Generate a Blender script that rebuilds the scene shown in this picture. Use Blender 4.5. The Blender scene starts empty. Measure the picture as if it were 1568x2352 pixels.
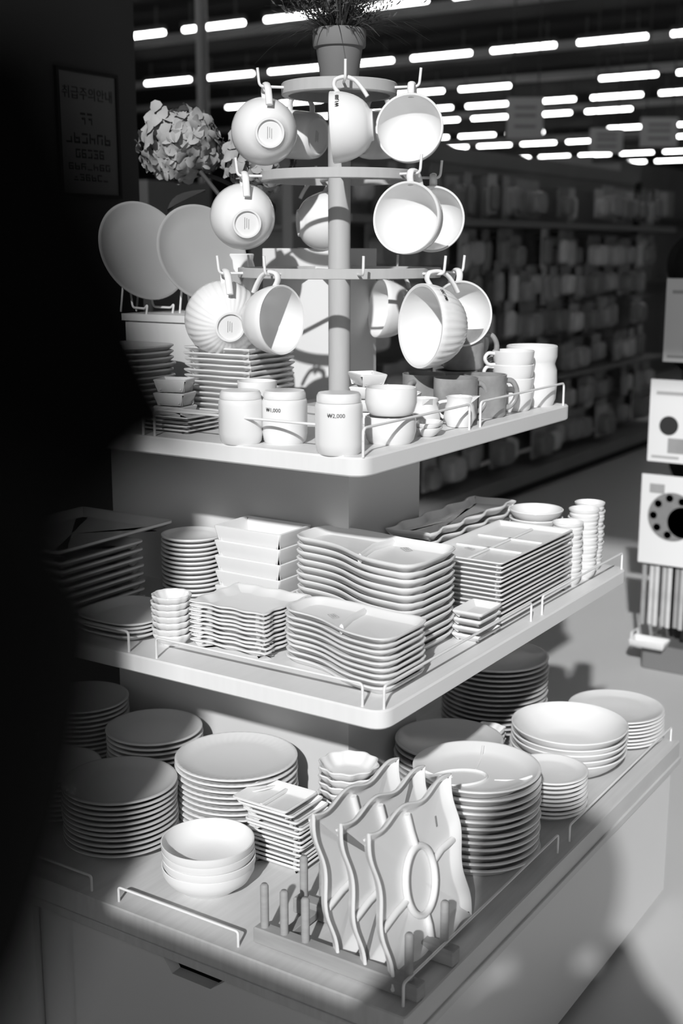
import bpy, math, random
from mathutils import Vector, Matrix

random.seed(7)
S = bpy.context.scene
COL = S.collection
PI = math.pi

# ------------------------------------------------------------------ camera, world, sun, exposure
CAM = Vector((-1.8288, -1.2889, 1.35))
YAW, PITCH = 0.5779, 0.2103
FWD = Vector((math.cos(YAW) * math.cos(PITCH), math.sin(YAW) * math.cos(PITCH), -math.sin(PITCH)))
RGT = Vector((math.sin(YAW), -math.cos(YAW), 0.0))
UPV = RGT.cross(FWD)
HF = Vector((math.cos(YAW), math.sin(YAW), 0.0))
cd = bpy.data.cameras.new('camera')
cam = bpy.data.objects.new('camera', cd)
COL.objects.link(cam)
cam.matrix_world = Matrix(((RGT.x, UPV.x, -FWD.x, CAM.x), (RGT.y, UPV.y, -FWD.y, CAM.y), (RGT.z, UPV.z, -FWD.z, CAM.z), (0, 0, 0, 1)))
cd.sensor_fit = 'VERTICAL'
cd.sensor_height = 36.0
cd.lens = 36.0 * 2836.9 / 2352.0
cd.clip_start = 0.02
cd.clip_end = 200
cd.dof.use_dof = True
cd.dof.focus_distance = 2.0
cd.dof.aperture_fstop = 4.0
S.camera = cam

W = bpy.data.worlds.new('world')
S.world = W
W.use_nodes = True
W.node_tree.nodes['Background'].inputs[0].default_value = (1, 1, 1, 1)
W.node_tree.nodes['Background'].inputs[1].default_value = 0.66

SUN_YAW, SUN_EL = math.radians(21.5), math.radians(29.0)
SD = Vector((math.cos(SUN_YAW) * math.cos(SUN_EL), math.sin(SUN_YAW) * math.cos(SUN_EL), -math.sin(SUN_EL)))
sl = bpy.data.lights.new('sun', 'SUN')
sl.energy = 3.0
sl.angle = math.radians(1.1)
so = bpy.data.objects.new('sun', sl)
COL.objects.link(so)
so.location = (-6, -4, 5)
so.rotation_euler = SD.to_track_quat('-Z', 'Y').to_euler()

S.view_settings.view_transform = 'Standard'
S.view_settings.look = 'None'
S.view_settings.gamma = 1.0
S.view_settings.use_curve_mapping = False
S.view_settings.exposure = 0.36

# ------------------------------------------------------------------ materials (all grey: a black and white picture)
MAT = {}


def mat(name, v, rough=0.5, spec=0.5, noise=0.0, scale=8.0, stretch=None, bump=0.0, bscale=60.0, emit=0.0, metal=0.0, coat=0.0, alpha=1.0, trans=0.0):
    m = bpy.data.materials.new(name)
    m.use_nodes = True
    nt = m.node_tree
    b = nt.nodes['Principled BSDF']
    b.inputs['Base Color'].default_value = (v, v, v, 1)
    b.inputs['Roughness'].default_value = rough
    b.inputs['Specular IOR Level'].default_value = spec
    b.inputs['Metallic'].default_value = metal
    b.inputs['Coat Weight'].default_value = coat
    b.inputs['Transmission Weight'].default_value = trans
    if emit:
        b.inputs['Emission Color'].default_value = (1, 1, 1, 1)
        b.inputs['Emission Strength'].default_value = emit
    if noise or bump:
        tc = nt.nodes.new('ShaderNodeTexCoord')
        mp = nt.nodes.new('ShaderNodeMapping')
        if stretch:
            mp.inputs['Scale'].default_value = stretch
        nt.links.new(tc.outputs['Object'], mp.inputs['Vector'])
        if noise:
            n = nt.nodes.new('ShaderNodeTexNoise')
            n.inputs['Scale'].default_value = scale
            n.inputs['Detail'].default_value = 6
            r = nt.nodes.new('ShaderNodeMapRange')
            r.inputs['To Min'].default_value = v * (1 - noise)
            r.inputs['To Max'].default_value = v * (1 + noise)
            nt.links.new(mp.outputs['Vector'], n.inputs['Vector'])
            nt.links.new(n.outputs['Fac'], r.inputs['Value'])
            nt.links.new(r.outputs['Result'], b.inputs['Base Color'])
        if bump:
            n2 = nt.nodes.new('ShaderNodeTexNoise')
            n2.inputs['Scale'].default_value = bscale
            bp = nt.nodes.new('ShaderNodeBump')
            bp.inputs['Strength'].default_value = bump
            bp.inputs['Distance'].default_value = 0.002
            nt.links.new(mp.outputs['Vector'], n2.inputs['Vector'])
            nt.links.new(n2.outputs['Fac'], bp.inputs['Height'])
            nt.links.new(bp.outputs['Normal'], b.inputs['Normal'])
    MAT[name] = m
    return m


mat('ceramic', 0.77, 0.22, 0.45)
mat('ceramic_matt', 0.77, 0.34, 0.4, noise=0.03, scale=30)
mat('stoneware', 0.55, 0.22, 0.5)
mat('dimmed_glaze', 0.36, 0.25, 0.5, noise=0.05, scale=12)  # darkened to stand in for shade on the easel plates
mat('pattern_mug', 0.30, 0.3, 0.4, noise=0.8, scale=22)
mat('board', 0.74, 0.42, 0.3, noise=0.05, scale=6, stretch=(1, 14, 1))
mat('tray_wood', 0.60, 0.45, 0.3, noise=0.14, scale=7, stretch=(1.2, 16, 3))
mat('column_paint', 0.60, 0.5, 0.3, noise=0.02, scale=5)
mat('cabinet_paint', 0.70, 0.45, 0.35, noise=0.03, scale=4)
mat('tree_wood', 0.44, 0.5, 0.25, noise=0.1, scale=9, stretch=(8, 8, 1))
mat('rack_wood', 0.32, 0.6, 0.2, noise=0.2, scale=14, stretch=(3, 1, 9))
mat('wire', 0.78, 0.35, 0.5)
mat('ink', 0.02, 0.6, 0.2)
mat('stamp', 0.30, 0.5, 0.3)
mat('sticker', 0.70, 0.6, 0.2)
mat('pot', 0.17, 0.75, 0.2, noise=0.08, scale=20)
mat('soil', 0.03, 0.9, 0.1, noise=0.4, scale=60)
mat('foliage', 0.085, 0.6, 0.3, noise=0.3, scale=40)
mat('petal', 0.34, 0.75, 0.15, noise=0.3, scale=25)
mat('stem', 0.05, 0.6, 0.3)
mat('leaf', 0.045, 0.5, 0.3, noise=0.2, scale=10)
mat('white_card', 0.70, 0.6, 0.2)
mat('glass', 0.9, 0.03, 0.5, trans=0.95)
mat('floor', 0.60, 0.4, 0.35, noise=0.05, scale=1.5)
mat('ceiling', 0.015, 0.9, 0.1, noise=0.4, scale=0.6)
mat('dark_wall', 0.05, 0.7, 0.2, noise=0.08, scale=3)
mat('far_wall', 0.02, 0.9, 0.1)
mat('lamp', 0.8, 0.5, 0.2, emit=10.0)
mat('lamp_body', 0.06, 0.6, 0.3)
mat('frame_metal', 0.16, 0.4, 0.5)
mat('poster', 0.13, 0.6, 0.2, noise=0.05, scale=10)
mat('poster_ink', 0.02, 0.6, 0.2)
mat('gondola', 0.20, 0.6, 0.3, noise=0.2, scale=3)
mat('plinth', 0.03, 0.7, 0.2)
mat('sign_panel', 0.38, 0.6, 0.2)
mat('black_metal', 0.012, 0.5, 0.3)
mat('coat_cloth', 0.006, 0.95, 0.1, noise=0.2, scale=60)
mat('glove_knit', 0.004, 1.0, 0.0)
mat('skin', 0.30, 0.6, 0.3)
mat('hair', 0.02, 0.6, 0.2)
for i, v in enumerate((0.20, 0.30, 0.42, 0.55, 0.75)):
    mat('pack_%d' % i, v, 0.45, 0.4, noise=0.35, scale=14)

# ------------------------------------------------------------------ helpers


def newmesh(name, verts, faces, smooth=True, angle=35):
    m = bpy.data.meshes.new(name)
    m.from_pydata([tuple(v) for v in verts], [], faces)
    m.validate()
    if smooth:
        m.shade_smooth()
        m.set_sharp_from_angle(angle=math.radians(angle))
    m.update()
    return m


def setmat(me, mname):
    me.materials.clear()
    me.materials.append(MAT[mname])
    return me


def obj(name, me, mname=None, parent=None, loc=None, rot=None, mw=None):
    if mname:
        if len(me.materials) and me.materials[0] != MAT[mname]:
            me = me.copy()
        setmat(me, mname)
    o = bpy.data.objects.new(name, me)
    COL.objects.link(o)
    if parent:
        o.parent = parent
    if loc is not None:
        o.location = loc
    if rot is not None:
        o.rotation_euler = rot
    if mw is not None:
        o.matrix_world = mw
    return o


def tag(o, label, cat, group=None):
    o['label'] = label
    o['category'] = cat
    if group:
        o['group'] = group
    return o


def thing(name, label, cat, loc=(0, 0, 0), rz=0.0, group=None, mw=None):
    o = bpy.data.objects.new(name, None)
    COL.objects.link(o)
    o.empty_display_size = 0.05
    if mw is not None:
        o.matrix_world = mw
    else:
        o.location = loc
        o.rotation_euler = (0, 0, rz)
    return tag(o, label, cat, group)


def struct(name, me, mname, parent=None, **k):
    o = obj(name, me, mname, parent, **k)
    if not parent:
        o['kind'] = 'structure'
    return o


def box(x0, x1, y0, y1, z0, z1, b=0.0, name='box'):
    """A box; with b its edges are chamfered."""
    if b <= 0:
        v = [(x, y, z) for z in (z0, z1) for y in (y0, y1) for x in (x0, x1)]
        f = [(0, 2, 3, 1), (4, 5, 7, 6), (0, 1, 5, 4), (2, 6, 7, 3), (0, 4, 6, 2), (1, 3, 7, 5)]
        return newmesh(name, v, f, False)
    pts = [(x0, y0), (x1, y0), (x1, y1), (x0, y1)]
    return prism(round_poly(pts, b * 1.5, 3), z0, z1, b, name)


def round_poly(pts, r, n=5):
    """Round the corners of a CCW polygon."""
    out = []
    k = len(pts)
    for i in range(k):
        p0, p1, p2 = Vector(pts[i - 1]), Vector(pts[i]), Vector(pts[(i + 1) % k])
        a, c = (p0 - p1), (p2 - p1)
        rr = min(r, a.length * .49, c.length * .49)
        a.normalize()
        c.normalize()
        s, e = p1 + a * rr, p1 + c * rr
        for j in range(n + 1):
            t = j / n
            q = (1 - t) * (1 - t) * s + 2 * t * (1 - t) * p1 + t * t * e
            out.append((q.x, q.y))
    return out


def offs(pts, d):
    """Move a closed CCW outline inwards by d."""
    k = len(pts)
    out = []
    for i in range(k):
        a, c = Vector(pts[i - 1]), Vector(pts[(i + 1) % k])
        t = (c - a)
        if t.length < 1e-9:
            t = Vector((1, 0))
        t.normalize()
        out.append((pts[i][0] - t.y * d, pts[i][1] + t.x * d))
    return out


def rings(rs, capb=True, capt=True, name='ring', angle=35):
    """Loft equal-length loops of 3D points, capped by fans."""
    n = len(rs[0])
    v, f = [], []
    for r in rs:
        v += r
    for i in range(len(rs) - 1):
        for j in range(n):
            k = (j + 1) % n
            f.append((i * n + j, i * n + k, (i + 1) * n + k, (i + 1) * n + j))
    if capb:
        c = sum((Vector(p) for p in rs[0]), Vector()) / n
        v.append(tuple(c))
        q = len(v) - 1
        for j in range(n):
            f.append((q, (j + 1) % n, j))
    if capt:
        c = sum((Vector(p) for p in rs[-1]), Vector()) / n
        v.append(tuple(c))
        q = len(v) - 1
        o = (len(rs) - 1) * n
        for j in range(n):
            f.append((q, o + j, o + (j + 1) % n))
    return newmesh(name, v, f, True, angle)


def prism(pts, z0, z1, b=0.0, name='prism'):
    def ring(d, z):
        return [(x, y, z) for x, y in (offs(pts, d) if d else pts)]
    if b > 0:
        return rings([ring(b, z0), ring(0, z0 + b), ring(0, z1 - b), ring(b, z1)], name=name, angle=30)
    return rings([ring(0, z0), ring(0, z1)], name=name, angle=30)


def dish(pts, layers, name='dish'):
    """A dish of any outline: layers are (inset, height), from the foot out over the rim into the well."""
    return rings([[(x, y, z) for x, y in offs(pts, d)] for d, z in layers], name=name, angle=50)


def lathe(prof, n=48, flute=None, name='lathe', angle=40):
    v, f = [], []
    idx = []
    for (r, z) in prof:
        if r <= 1e-6:
            v.append((0, 0, z))
            idx.append([len(v) - 1])
        else:
            row = []
            for j in range(n):
                a = 2 * PI * j / n
                rr = r + (flute(a, r, z) if flute else 0)
                v.append((rr * math.cos(a), rr * math.sin(a), z))
                row.append(len(v) - 1)
            idx.append(row)
    for i in range(len(idx) - 1):
        A, B = idx[i], idx[i + 1]
        for j in range(n):
            k = (j + 1) % n
            if len(A) == 1 and len(B) == 1:
                continue
            if len(A) == 1:
                f.append((A[0], B[k], B[j]))
            elif len(B) == 1:
                f.append((A[j], A[k], B[0]))
            else:
                f.append((A[j], A[k], B[k], B[j]))
    return newmesh(name, v, f, True, angle)


def tube(pts, r, n=8, closed=False, name='tube', flat=None, radii=None):
    """Sweep a circle (or an ellipse with flat=(a,b)) along a polyline."""
    P = [Vector(p) for p in pts]
    k = len(P)
    rs = []
    prev = None
    for i in range(k):
        if closed:
            t = P[(i + 1) % k] - P[i - 1]
        else:
            t = P[min(i + 1, k - 1)] - P[max(i - 1, 0)]
        t.normalize()
        if prev is None:
            a = Vector((0, 0, 1)) if abs(t.z) < .9 else Vector((1, 0, 0))
            u = t.cross(a).normalized()
        else:
            u = (prev - t * prev.dot(t)).normalized()
        w = t.cross(u)
        prev = u
        ra, rb = (flat if flat else (r, r))
        q = radii[i] if radii else 1.0
        rs.append([tuple(P[i] + u * (ra * q * math.cos(2 * PI * j / n)) + w * (rb * q * math.sin(2 * PI * j / n))) for j in range(n)])
    if closed:
        rs.append(rs[0])
        return rings(rs, False, False, name, 60)
    return rings(rs, True, True, name, 60)


def bend(pts, r=0.01, n=4):
    """Round the inner corners of a 3D polyline."""
    P = [Vector(p) for p in pts]
    out = [P[0]]
    for i in range(1, len(P) - 1):
        a, c = P[i - 1] - P[i], P[i + 1] - P[i]
        rr = min(r, a.length * .45, c.length * .45)
        s, e = P[i] + a.normalized() * rr, P[i] + c.normalized() * rr
        for j in range(n + 1):
            t = j / n
            out.append((1 - t) ** 2 * s + 2 * t * (1 - t) * P[i] + t * t * e)
    out.append(P[-1])
    return out


def superell(a, b, e=4.0, n=48, wave=0.0, k=8):
    out = []
    for j in range(n):
        t = 2 * PI * j / n
        c, s = math.cos(t), math.sin(t)
        x = a * math.copysign(abs(c) ** (2 / e), c)
        y = b * math.copysign(abs(s) ** (2 / e), s)
        q = 1 + wave * math.cos(k * t)
        out.append((x * q, y * q))
    return out


def rect(a, b, r, n=4):
    return round_poly([(-a, -b), (a, -b), (a, b), (-a, b)], r, n)


def wavy_rect(a, b, amp, ka, kb, per=14):
    """A rectangle whose sides wave in and out."""
    out = []
    for i in range(per * ka):
        t = i / (per * ka)
        out.append((-a + 2 * a * t, -b - amp * math.sin(PI * 2 * ka * t)))
    for i in range(per * kb):
        t = i / (per * kb)
        out.append((a + amp * math.sin(PI * 2 * kb * t), -b + 2 * b * t))
    for i in range(per * ka):
        t = i / (per * ka)
        out.append((a - 2 * a * t, b + amp * math.sin(PI * 2 * ka * t)))
    for i in range(per * kb):
        t = i / (per * kb)
        out.append((-a - amp * math.sin(PI * 2 * kb * t), b - 2 * b * t))
    return out


def text_mesh(s, size, name='text', extrude=0.0002):
    c = bpy.data.curves.new(name, 'FONT')
    c.body = s
    c.size = size
    c.align_x = 'CENTER'
    c.align_y = 'CENTER'
    c.extrude = extrude
    c.resolution_u = 3
    o = bpy.data.objects.new(name, c)
    COL.objects.link(o)
    dg = bpy.context.evaluated_depsgraph_get()
    m = bpy.data.meshes.new_from_object(o.evaluated_get(dg))
    bpy.data.objects.remove(o)
    bpy.data.curves.remove(c)
    return m


def plate_prof(R, h, t=0.004, foot=0.56):
    return [(0, .004), (foot * R - .006, .004), (foot * R - .004, 0), (foot * R, 0), (foot * R + .004, .003), (.80 * R, .32 * h), (.93 * R, .66 * h),
            (R - .0012, h - t), (R, h - t * .6), (R - .0005, h - .0007), (R - .003, h), (R - .006, h - .0008), (.80 * R, .32 * h + t * 1.15), (.66 * R, .006 + t * .9), (.5 * R, .0045 + t * .6), (0, .004 + t * .6)]


def bowl_prof(R, h, t=0.004, foot=0.5, belly=0.0):
    """A bowl flaring enough for its like to nest in it."""
    p = [(0, .004), (foot * R - .004, .004), (foot * R - .003, 0), (foot * R, 0), (foot * R + .002, .003)]
    n = 7

    def rad(a):
        return foot * R + (R - foot * R) * math.sin(a * PI * .36) / math.sin(PI * .36)

    def hgt(a):
        return .003 + (h - .005) * a ** 1.35
    for i in range(1, n + 1):
        p.append((rad(i / n), hgt(i / n)))
    p += [(R - .0005, h - .0006), (R - .002, h), (R - t, h - .001)]
    for i in range(n - 1, 0, -1):
        p.append((rad(i / n) - t * .8, hgt(i / n) + t * .5))
    p += [(foot * R * .8, .003 + t), (0, .003 + t)]
    return p


ORD = ('', 'second', 'third', 'fourth', 'fifth', 'sixth', 'seventh', 'eighth', 'ninth', 'tenth', 'eleventh', 'twelfth', 'thirteenth', 'fourteenth', 'fifteenth')


def stack(name, me, mname, cat, n, x, y, z, pitch, top_label, rest_label, group, rz=0.0, jit=0.0012, lean=(0, 0), jr=0.012):
    out = []
    for i in range(n):
        o = obj(name, me, mname if i == 0 else None, None,
                (x + random.uniform(-jit, jit) + lean[0] * i, y + random.uniform(-jit, jit) + lean[1] * i, z + .0002 + i * pitch),
                (0, 0, rz + random.uniform(-jr, jr)))
        if i == 0:
            me = o.data
        tag(o, top_label if i == n - 1 else '%s, %s from top' % (rest_label, ORD[n - 1 - i]), cat, group)
        out.append(o)
    return out


def part(name, me, mname, parent, **k):
    return obj(name, me, mname, parent, **k)


def sticker(parent, x, y, z, rz=0.3, s=1.0):
    """A small price sticker: pale rectangle with a printed border and two lines."""
    st = part('price_sticker', box(-.011 * s, .011 * s, -.006 * s, .006 * s, 0, .0003), 'sticker', parent, loc=(x, y, z), rot=(0, 0, rz))
    v, f = [], []
    for (a, b, c, d) in ((-.010, .010, .0048, .0054), (-.010, .010, -.0054, -.0048), (-.0102, -.0096, -.005, .005), (.0096, .0102, -.005, .005), (-.007, .006, .001, .0022), (-.006, .007, -.0025, -.0012)):
        k = len(v)
        v += [(a * s, c * s, .0005), (b * s, c * s, .0005), (b * s, d * s, .0005), (a * s, d * s, .0005)]
        f.append((k, k + 1, k + 2, k + 3))
    pm = newmesh('print', v, f, False)
    o = part('print', pm, 'stamp', st)
    o['kind'] = 'stuff'
    return st


Z1, Z2, Z3 = 1.06, 0.731, 0.356
H1, H2, H3 = 0.3765, 0.470, 0.565

# ------------------------------------------------------------------ the shop shell
struct('floor', box(-9, 47, -16, 30, -0.1, 0), 'floor')
struct('ceiling', box(-4.4, 47, -16, 30, 4.75, 4.9), 'ceiling')
struct('wall_back', box(46.5, 47, -16, 30, 0, 4.75), 'far_wall')
struct('wall_right', box(-4.4, 47, -16.3, -16, 0, 4.75), 'far_wall')
struct('wall_side', box(6, 47, 30, 30.3, 0, 4.75), 'far_wall')
# unseen blockers added to keep the sun off the left end of the display
struct('sun_blocker_left', box(-2.6, -2.19, -0.38, 1.4, 0, 4.75), 'dark_wall')
struct('sun_blocker_half', box(-2.6, -2.19, -0.675, -0.38, 0, 2.22), 'dark_wall')
struct('sun_blocker_low', box(-2.75, -2.42, -1.23, -0.675, 0, 1.46), 'dark_wall')  # unseen low blocker, added to shade the cabinet front
struct('wall_pillar', prism(round_poly([(-.75, .9), (.60, .9), (.60, 1.55), (-.75, 1.55)], .015, 3), 0, 4.75), 'dark_wall')

# ceiling beams: faint lines across the dark ceiling
for i, x in enumerate((9, 14.5, 18.6, 22, 27.5, 35)):
    struct('trim_%d' % (i + 1), box(x - .09, x + .09, -16, 30, 4.62, 4.75), 'gondola')

# ------------------------------------------------------------------ tube lights under the ceiling
ORD1 = ('first', 'second', 'third', 'fourth', 'fifth', 'sixth', 'seventh', 'eighth', 'ninth', 'tenth', 'eleventh', 'twelfth', 'thirteenth', 'fourteenth', 'fifteenth', 'sixteenth', 'seventeenth', 'eighteenth', 'nineteenth')
ORD1 = ORD1 + ('twentieth',) + tuple('twenty-' + q for q in ORD1[:9]) + ('thirtieth',) + tuple('thirty-' + q for q in ORD1[:9]) + ('fortieth',) + tuple('forty-' + q for q in ORD1[:9])
tube_me = tube([(0, -.535, 0), (0, -.53, 0), (0, .53, 0), (0, .535, 0)], .032, 10, radii=[.5, 1, 1, .5])
body_me = box(-.05, .05, -.55, .55, .030, .10)
stem_me = box(-.012, .012, -.012, .012, .1, .371)
rows = [(12.5, 8.75, 2, 3),  (16.6, 8.82, 4, 4), (20.6, 10.05, 4, 4), (23.3, 11.3, 3, 5), (25.7, 12.4, 3, 5), (29.8, 14.9, 3, 6), (33.1, 16.0, 2, 6), (38.3, 19.2, 2, 7), (42.4, 20.9, 2, 7), (8.4, 6.5, 4, 6), (4.3, 4.0, 4, 6)]
for ri, (u, w0, nl, nr) in enumerate(rows):
    for k in range(-nr, nl + 1):
        w = w0 + k * 1.44
        if ri == 2 and k == -1 or (ri, k) in ((5, -2), (6, -3), (4, -3)):
            continue
        L = thing('tube_light', ('glowing tube light in the %s visible ceiling row counted from the nearest' % ORD1[ri]) if ri < 9 else 'glowing tube light in a ceiling row above the picture, out of view', 'light', (u, w, 4.38), 0, 'tube lights under the ceiling')
        part('tube', tube_me, 'lamp', L)
        part('housing', body_me, 'lamp_body', L)
        for s in (-.4, .4):
            part('hanger', stem_me, 'lamp_body', L, loc=(0, s, 0))

# a dark post far behind, left of the flowers
tag(obj('steel_post', tube([(0, 0, 0), (0, 0, 4.7)], .045, 12), 'frame_metal', None, (5.9, 5.02, 0)), 'thin dark steel post rising behind the hydrangeas to the ceiling', 'post')

# ------------------------------------------------------------------ framed notice on the pillar
sg = thing('wall_notice', 'dim framed paper notice with rows of print on the dark pillar', 'notice', (.415, .899, 1.615))
part('sheet', box(-.095, .095, -.004, 0, -.14, .14), 'poster', sg)
for a in (box(-.103, .103, -.009, 0, .138, .146), box(-.103, .103, -.009, 0, -.146, -.138), box(-.103, -.095, -.009, 0, -.138, .138), box(.095, .103, -.009, 0, -.138, .138)):
    part('frame_bar', a, 'black_metal', sg)
tm = text_mesh('\ucde8\uae09\uc8fc\uc758\uc548\ub0b4', .031, 'notice_title')
part('title_print', tm, 'poster_ink', sg, loc=(0, -.0048, .09), rot=(PI / 2, 0, 0))
v, f = [], []
for (zc, hh, n, w0, w1) in ((.035, .016, 2, -.03, .015), (-.01, .014, 6, -.08, .075), (-.045, .012, 5, -.05, .05), (-.075, .009, 7, -.075, .07), (-.1, .009, 6, -.06, .06)):
    for i in range(n):
        c = w0 + (w1 - w0) * (i + .5) / n
        dw = (w1 - w0) / n * .38
        for (a, b, c0, d0) in ((-1, 1, .55, .85), (-1, -.6, -.8, .85), (.5, .9, -.8, .2), (-1, 1, -.85, -.55), (-.5, .4, -.15, .15)):
            if random.random() < .25:
                continue
            k = len(v)
            v += [(c + dw * a, -.0046, zc + hh * c0), (c + dw * b, -.0046, zc + hh * c0), (c + dw * b, -.0046, zc + hh * d0), (c + dw * a, -.0046, zc + hh * d0)]
            f.append((k, k + 1, k + 2, k + 3))
o = part('printed_lines', newmesh('print', v, f, False), 'poster_ink', sg)
o['kind'] = 'stuff'

# ------------------------------------------------------------------ the stepped display: boards, columns, cabinet


def board(name, h, z, t, mname, label, cat, r=.03):
    pts = round_poly([(-h, -h), (h, -h), (h, h), (-h, h)], r, 6)
    return tag(obj(name, prism(pts, z - t, z, .0025), mname), label, cat)


board('shelf_board', H1, Z1, .028, 'board', 'smallest square white shelf board at the top, under the mug tree', 'shelf')
board('shelf_board', H2, Z2, .028, 'board', 'middle square white shelf board carrying stacks of compartment plates', 'shelf')
tb = thing('tray_board', 'largest square wooden shelf board at the bottom, carrying round plate stacks', 'shelf', (0, 0, 0))
part('board', prism(round_poly([(-H3, -H3), (H3, -H3), (H3, H3), (-H3, H3)], .006, 3), Z3 - .038, Z3, .002), 'tray_wood', tb)
for (a, b, c, d) in ((-H3 + .001, H3 - .001, -H3 - .004, -H3 + .008), (-H3 - .004, -H3 + .008, -H3 + .001, H3 - .001)):
    part('edge_strip', box(a, b, c, d, Z3 - .05, Z3 - .036, .001), 'tray_wood', tb)

CX0, CX1, CY0, CY1 = -.10, .143, -.176, .37


def column(z0, z1, label):
    t = thing('display_column', label, 'column', (0, 0, 0))
    for nm, bb in (('front_panel', (CX0, CX0 + .018, CY0, CY1)), ('back_panel', (CX1 - .018, CX1, CY0, CY1)), ('side_panel', (CX0 + .018, CX1 - .018, CY0, CY0 + .018)), ('side_panel', (CX0 + .018, CX1 - .018, CY1 - .018, CY1))):
        part(nm, box(*bb, z0, z1), 'column_paint', t)
    return t


column(Z2, Z1 - .028, 'white box column holding up the top shelf board')
column(Z3, Z2 - .028, 'white box column between the wooden bottom board and the middle board')

cb = thing('base_cabinet', 'low painted cabinet under the wooden board with a notched door front', 'cabinet', (0, 0, 0))
ci = .552
part('body', box(-ci + .045, ci, -ci, ci, .02, Z3 - .052), 'cabinet_paint', cb)
part('plinth', box(-ci + .06, ci - .02, -ci + .02, ci - .02, 0, .02), 'plinth', cb)


def panel_u(pts, u0, u1):
    """Extrude a polygon given in (y, z) between x=u0 and x=u1."""
    n = len(pts)
    v = [(u0, y, z) for y, z in pts] + [(u1, y, z) for y, z in pts]
    f = [tuple(range(n)), tuple(range(2 * n - 1, n - 1, -1))]
    for i in range(n):
        k = (i + 1) % n
        f.append((i, i + n, k + n, k))
    return newmesh('panel', v, f, False)


zt = Z3 - .054
dr = part('door', panel_u([(-.548, .03), (.060, .03), (.060, zt), (-.128, zt), (-.150, zt - .030), (-.225, zt - .030), (-.262, zt), (-.548, zt)], -ci - .002, -ci + .018), 'cabinet_paint', cb)
part('door', panel_u([(.150, .03), (.548, .03), (.548, zt), (.150, zt)], -ci - .002, -ci + .018), 'cabinet_paint', cb)
part('stile', box(-ci + .008, -ci + .03, .066, .144, .02, zt), 'cabinet_paint', cb)
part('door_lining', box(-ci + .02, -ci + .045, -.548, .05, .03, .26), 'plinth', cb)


# ------------------------------------------------------------------ wire guard rails
def rail(p0, p1, z, h, label):
    """A bent wire guard: two feet and a top bar."""
    a, b = Vector((p0[0], p0[1], z)), Vector((p1[0], p1[1], z))
    up = Vector((0, 0, h))
    t = thing('guard_rail', label, 'rail', a)
    part('bar', tube([q - a for q in bend([a + up * .55, a + up, b + up, b + up * .55], .010)], .0021, 8), 'wire', t)
    for q in (a, b):
        part('post', tube([q - a, q - a + up * .56], .0021, 8), 'wire', t)
    return t


e1 = H1 - .006
rail((-e1 + .006, -e1), (-.039, -e1), Z1, .042, 'thin white wire rail on the top board, right of the front corner')
rail((0, -e1), (.345, -e1), Z1, .042, 'thin white wire rail on the top board beside the cups and canister')
rail((-e1, -e1 + .03), (-e1, .014), Z1, .042, 'thin white wire rail on the top board in front of the priced jars')
rail((-e1, .038), (-e1, .34), Z1, .042, 'thin white wire rail at the dim left end of the top board')
e2 = H2 - .008
rail((-e2 + .008, -e2), (.032, -e2 + .003), Z2, .033, 'white wire rail on the middle board running right from its front corner')
rail((.077, -e2 + .003), (.45, -e2), Z2, .033, 'white wire rail on the middle board at the far right corner')
rail((-e2, -e2 + .03), (-e2, -.057), Z2, .033, 'white wire rail on the middle board in front of the wavy plates')
rail((-e2, 0), (-e2, .42), Z2, .033, 'white wire rail on the shaded left part of the middle board')
e3 = H3 - .016
rail((-e3 + .006, -e3), (-.03, -e3), Z3, .034, 'wire rail on the wooden board passing in front of the plate rack feet')
rail((.02, -e3), (e3, -e3), Z3, .030, 'wire rail on the wooden board beside the big bowls at right')
rail((-e3, -.275), (-e3, -.041), Z3, .024, 'wire rail on the wooden board in front of the round bowls')
rail((-e3, .017), (-e3, .5), Z3, .026, 'wire rail on the wooden board in the dark left corner')

# ------------------------------------------------------------------ bottom board: stacks
# round plates on the left
pl100 = lathe(plate_prof(.088, .017), 56)
pl_P4 = lathe(plate_prof(.098, .019), 64)
pl_P5 = lathe(plate_prof(.108, .018, foot=.6), 96, flute=lambda a, r, z: (.0009 * math.cos(48 * a) if .083 < r < .106 else 0))
pl_P2 = lathe(plate_prof(.090, .017), 56)
stack('dinner_plate', pl100, 'ceramic', 'plate', 15, -.205, .368, Z3, .0092, 'round plate on top of the dark farthest left stack on the wooden board', 'round plate in the dark farthest left stack on the wooden board', 'plates in the far left round stack')
stack('dinner_plate', pl_P2, 'ceramic', 'plate', 12, -.205, .186, Z3, .0098, 'round plate topping the stack between the dark stack and the large ribbed plate', 'round plate in the stack behind the shiny plate stack', 'plates in the second left stack')
stack('dinner_plate', lathe(plate_prof(.078, .016), 56), 'ceramic', 'plate', 9, -.367, .274, Z3, .0092, 'round plate topping the very dim stack at the left picture edge', 'round plate in the very dim stack at the left picture edge', 'plates in the leftmost dim stack')
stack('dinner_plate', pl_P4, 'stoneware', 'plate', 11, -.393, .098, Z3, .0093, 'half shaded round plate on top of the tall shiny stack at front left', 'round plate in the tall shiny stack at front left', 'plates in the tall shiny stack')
stack('serving_plate', pl_P5, 'ceramic', 'plate', 11, -.225, -.022, Z3, .0105, 'wide plate with a fine ribbed rim on top of its stack', 'wide ribbed plate under the top one, behind the square plates', 'wide ribbed plates')
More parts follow.
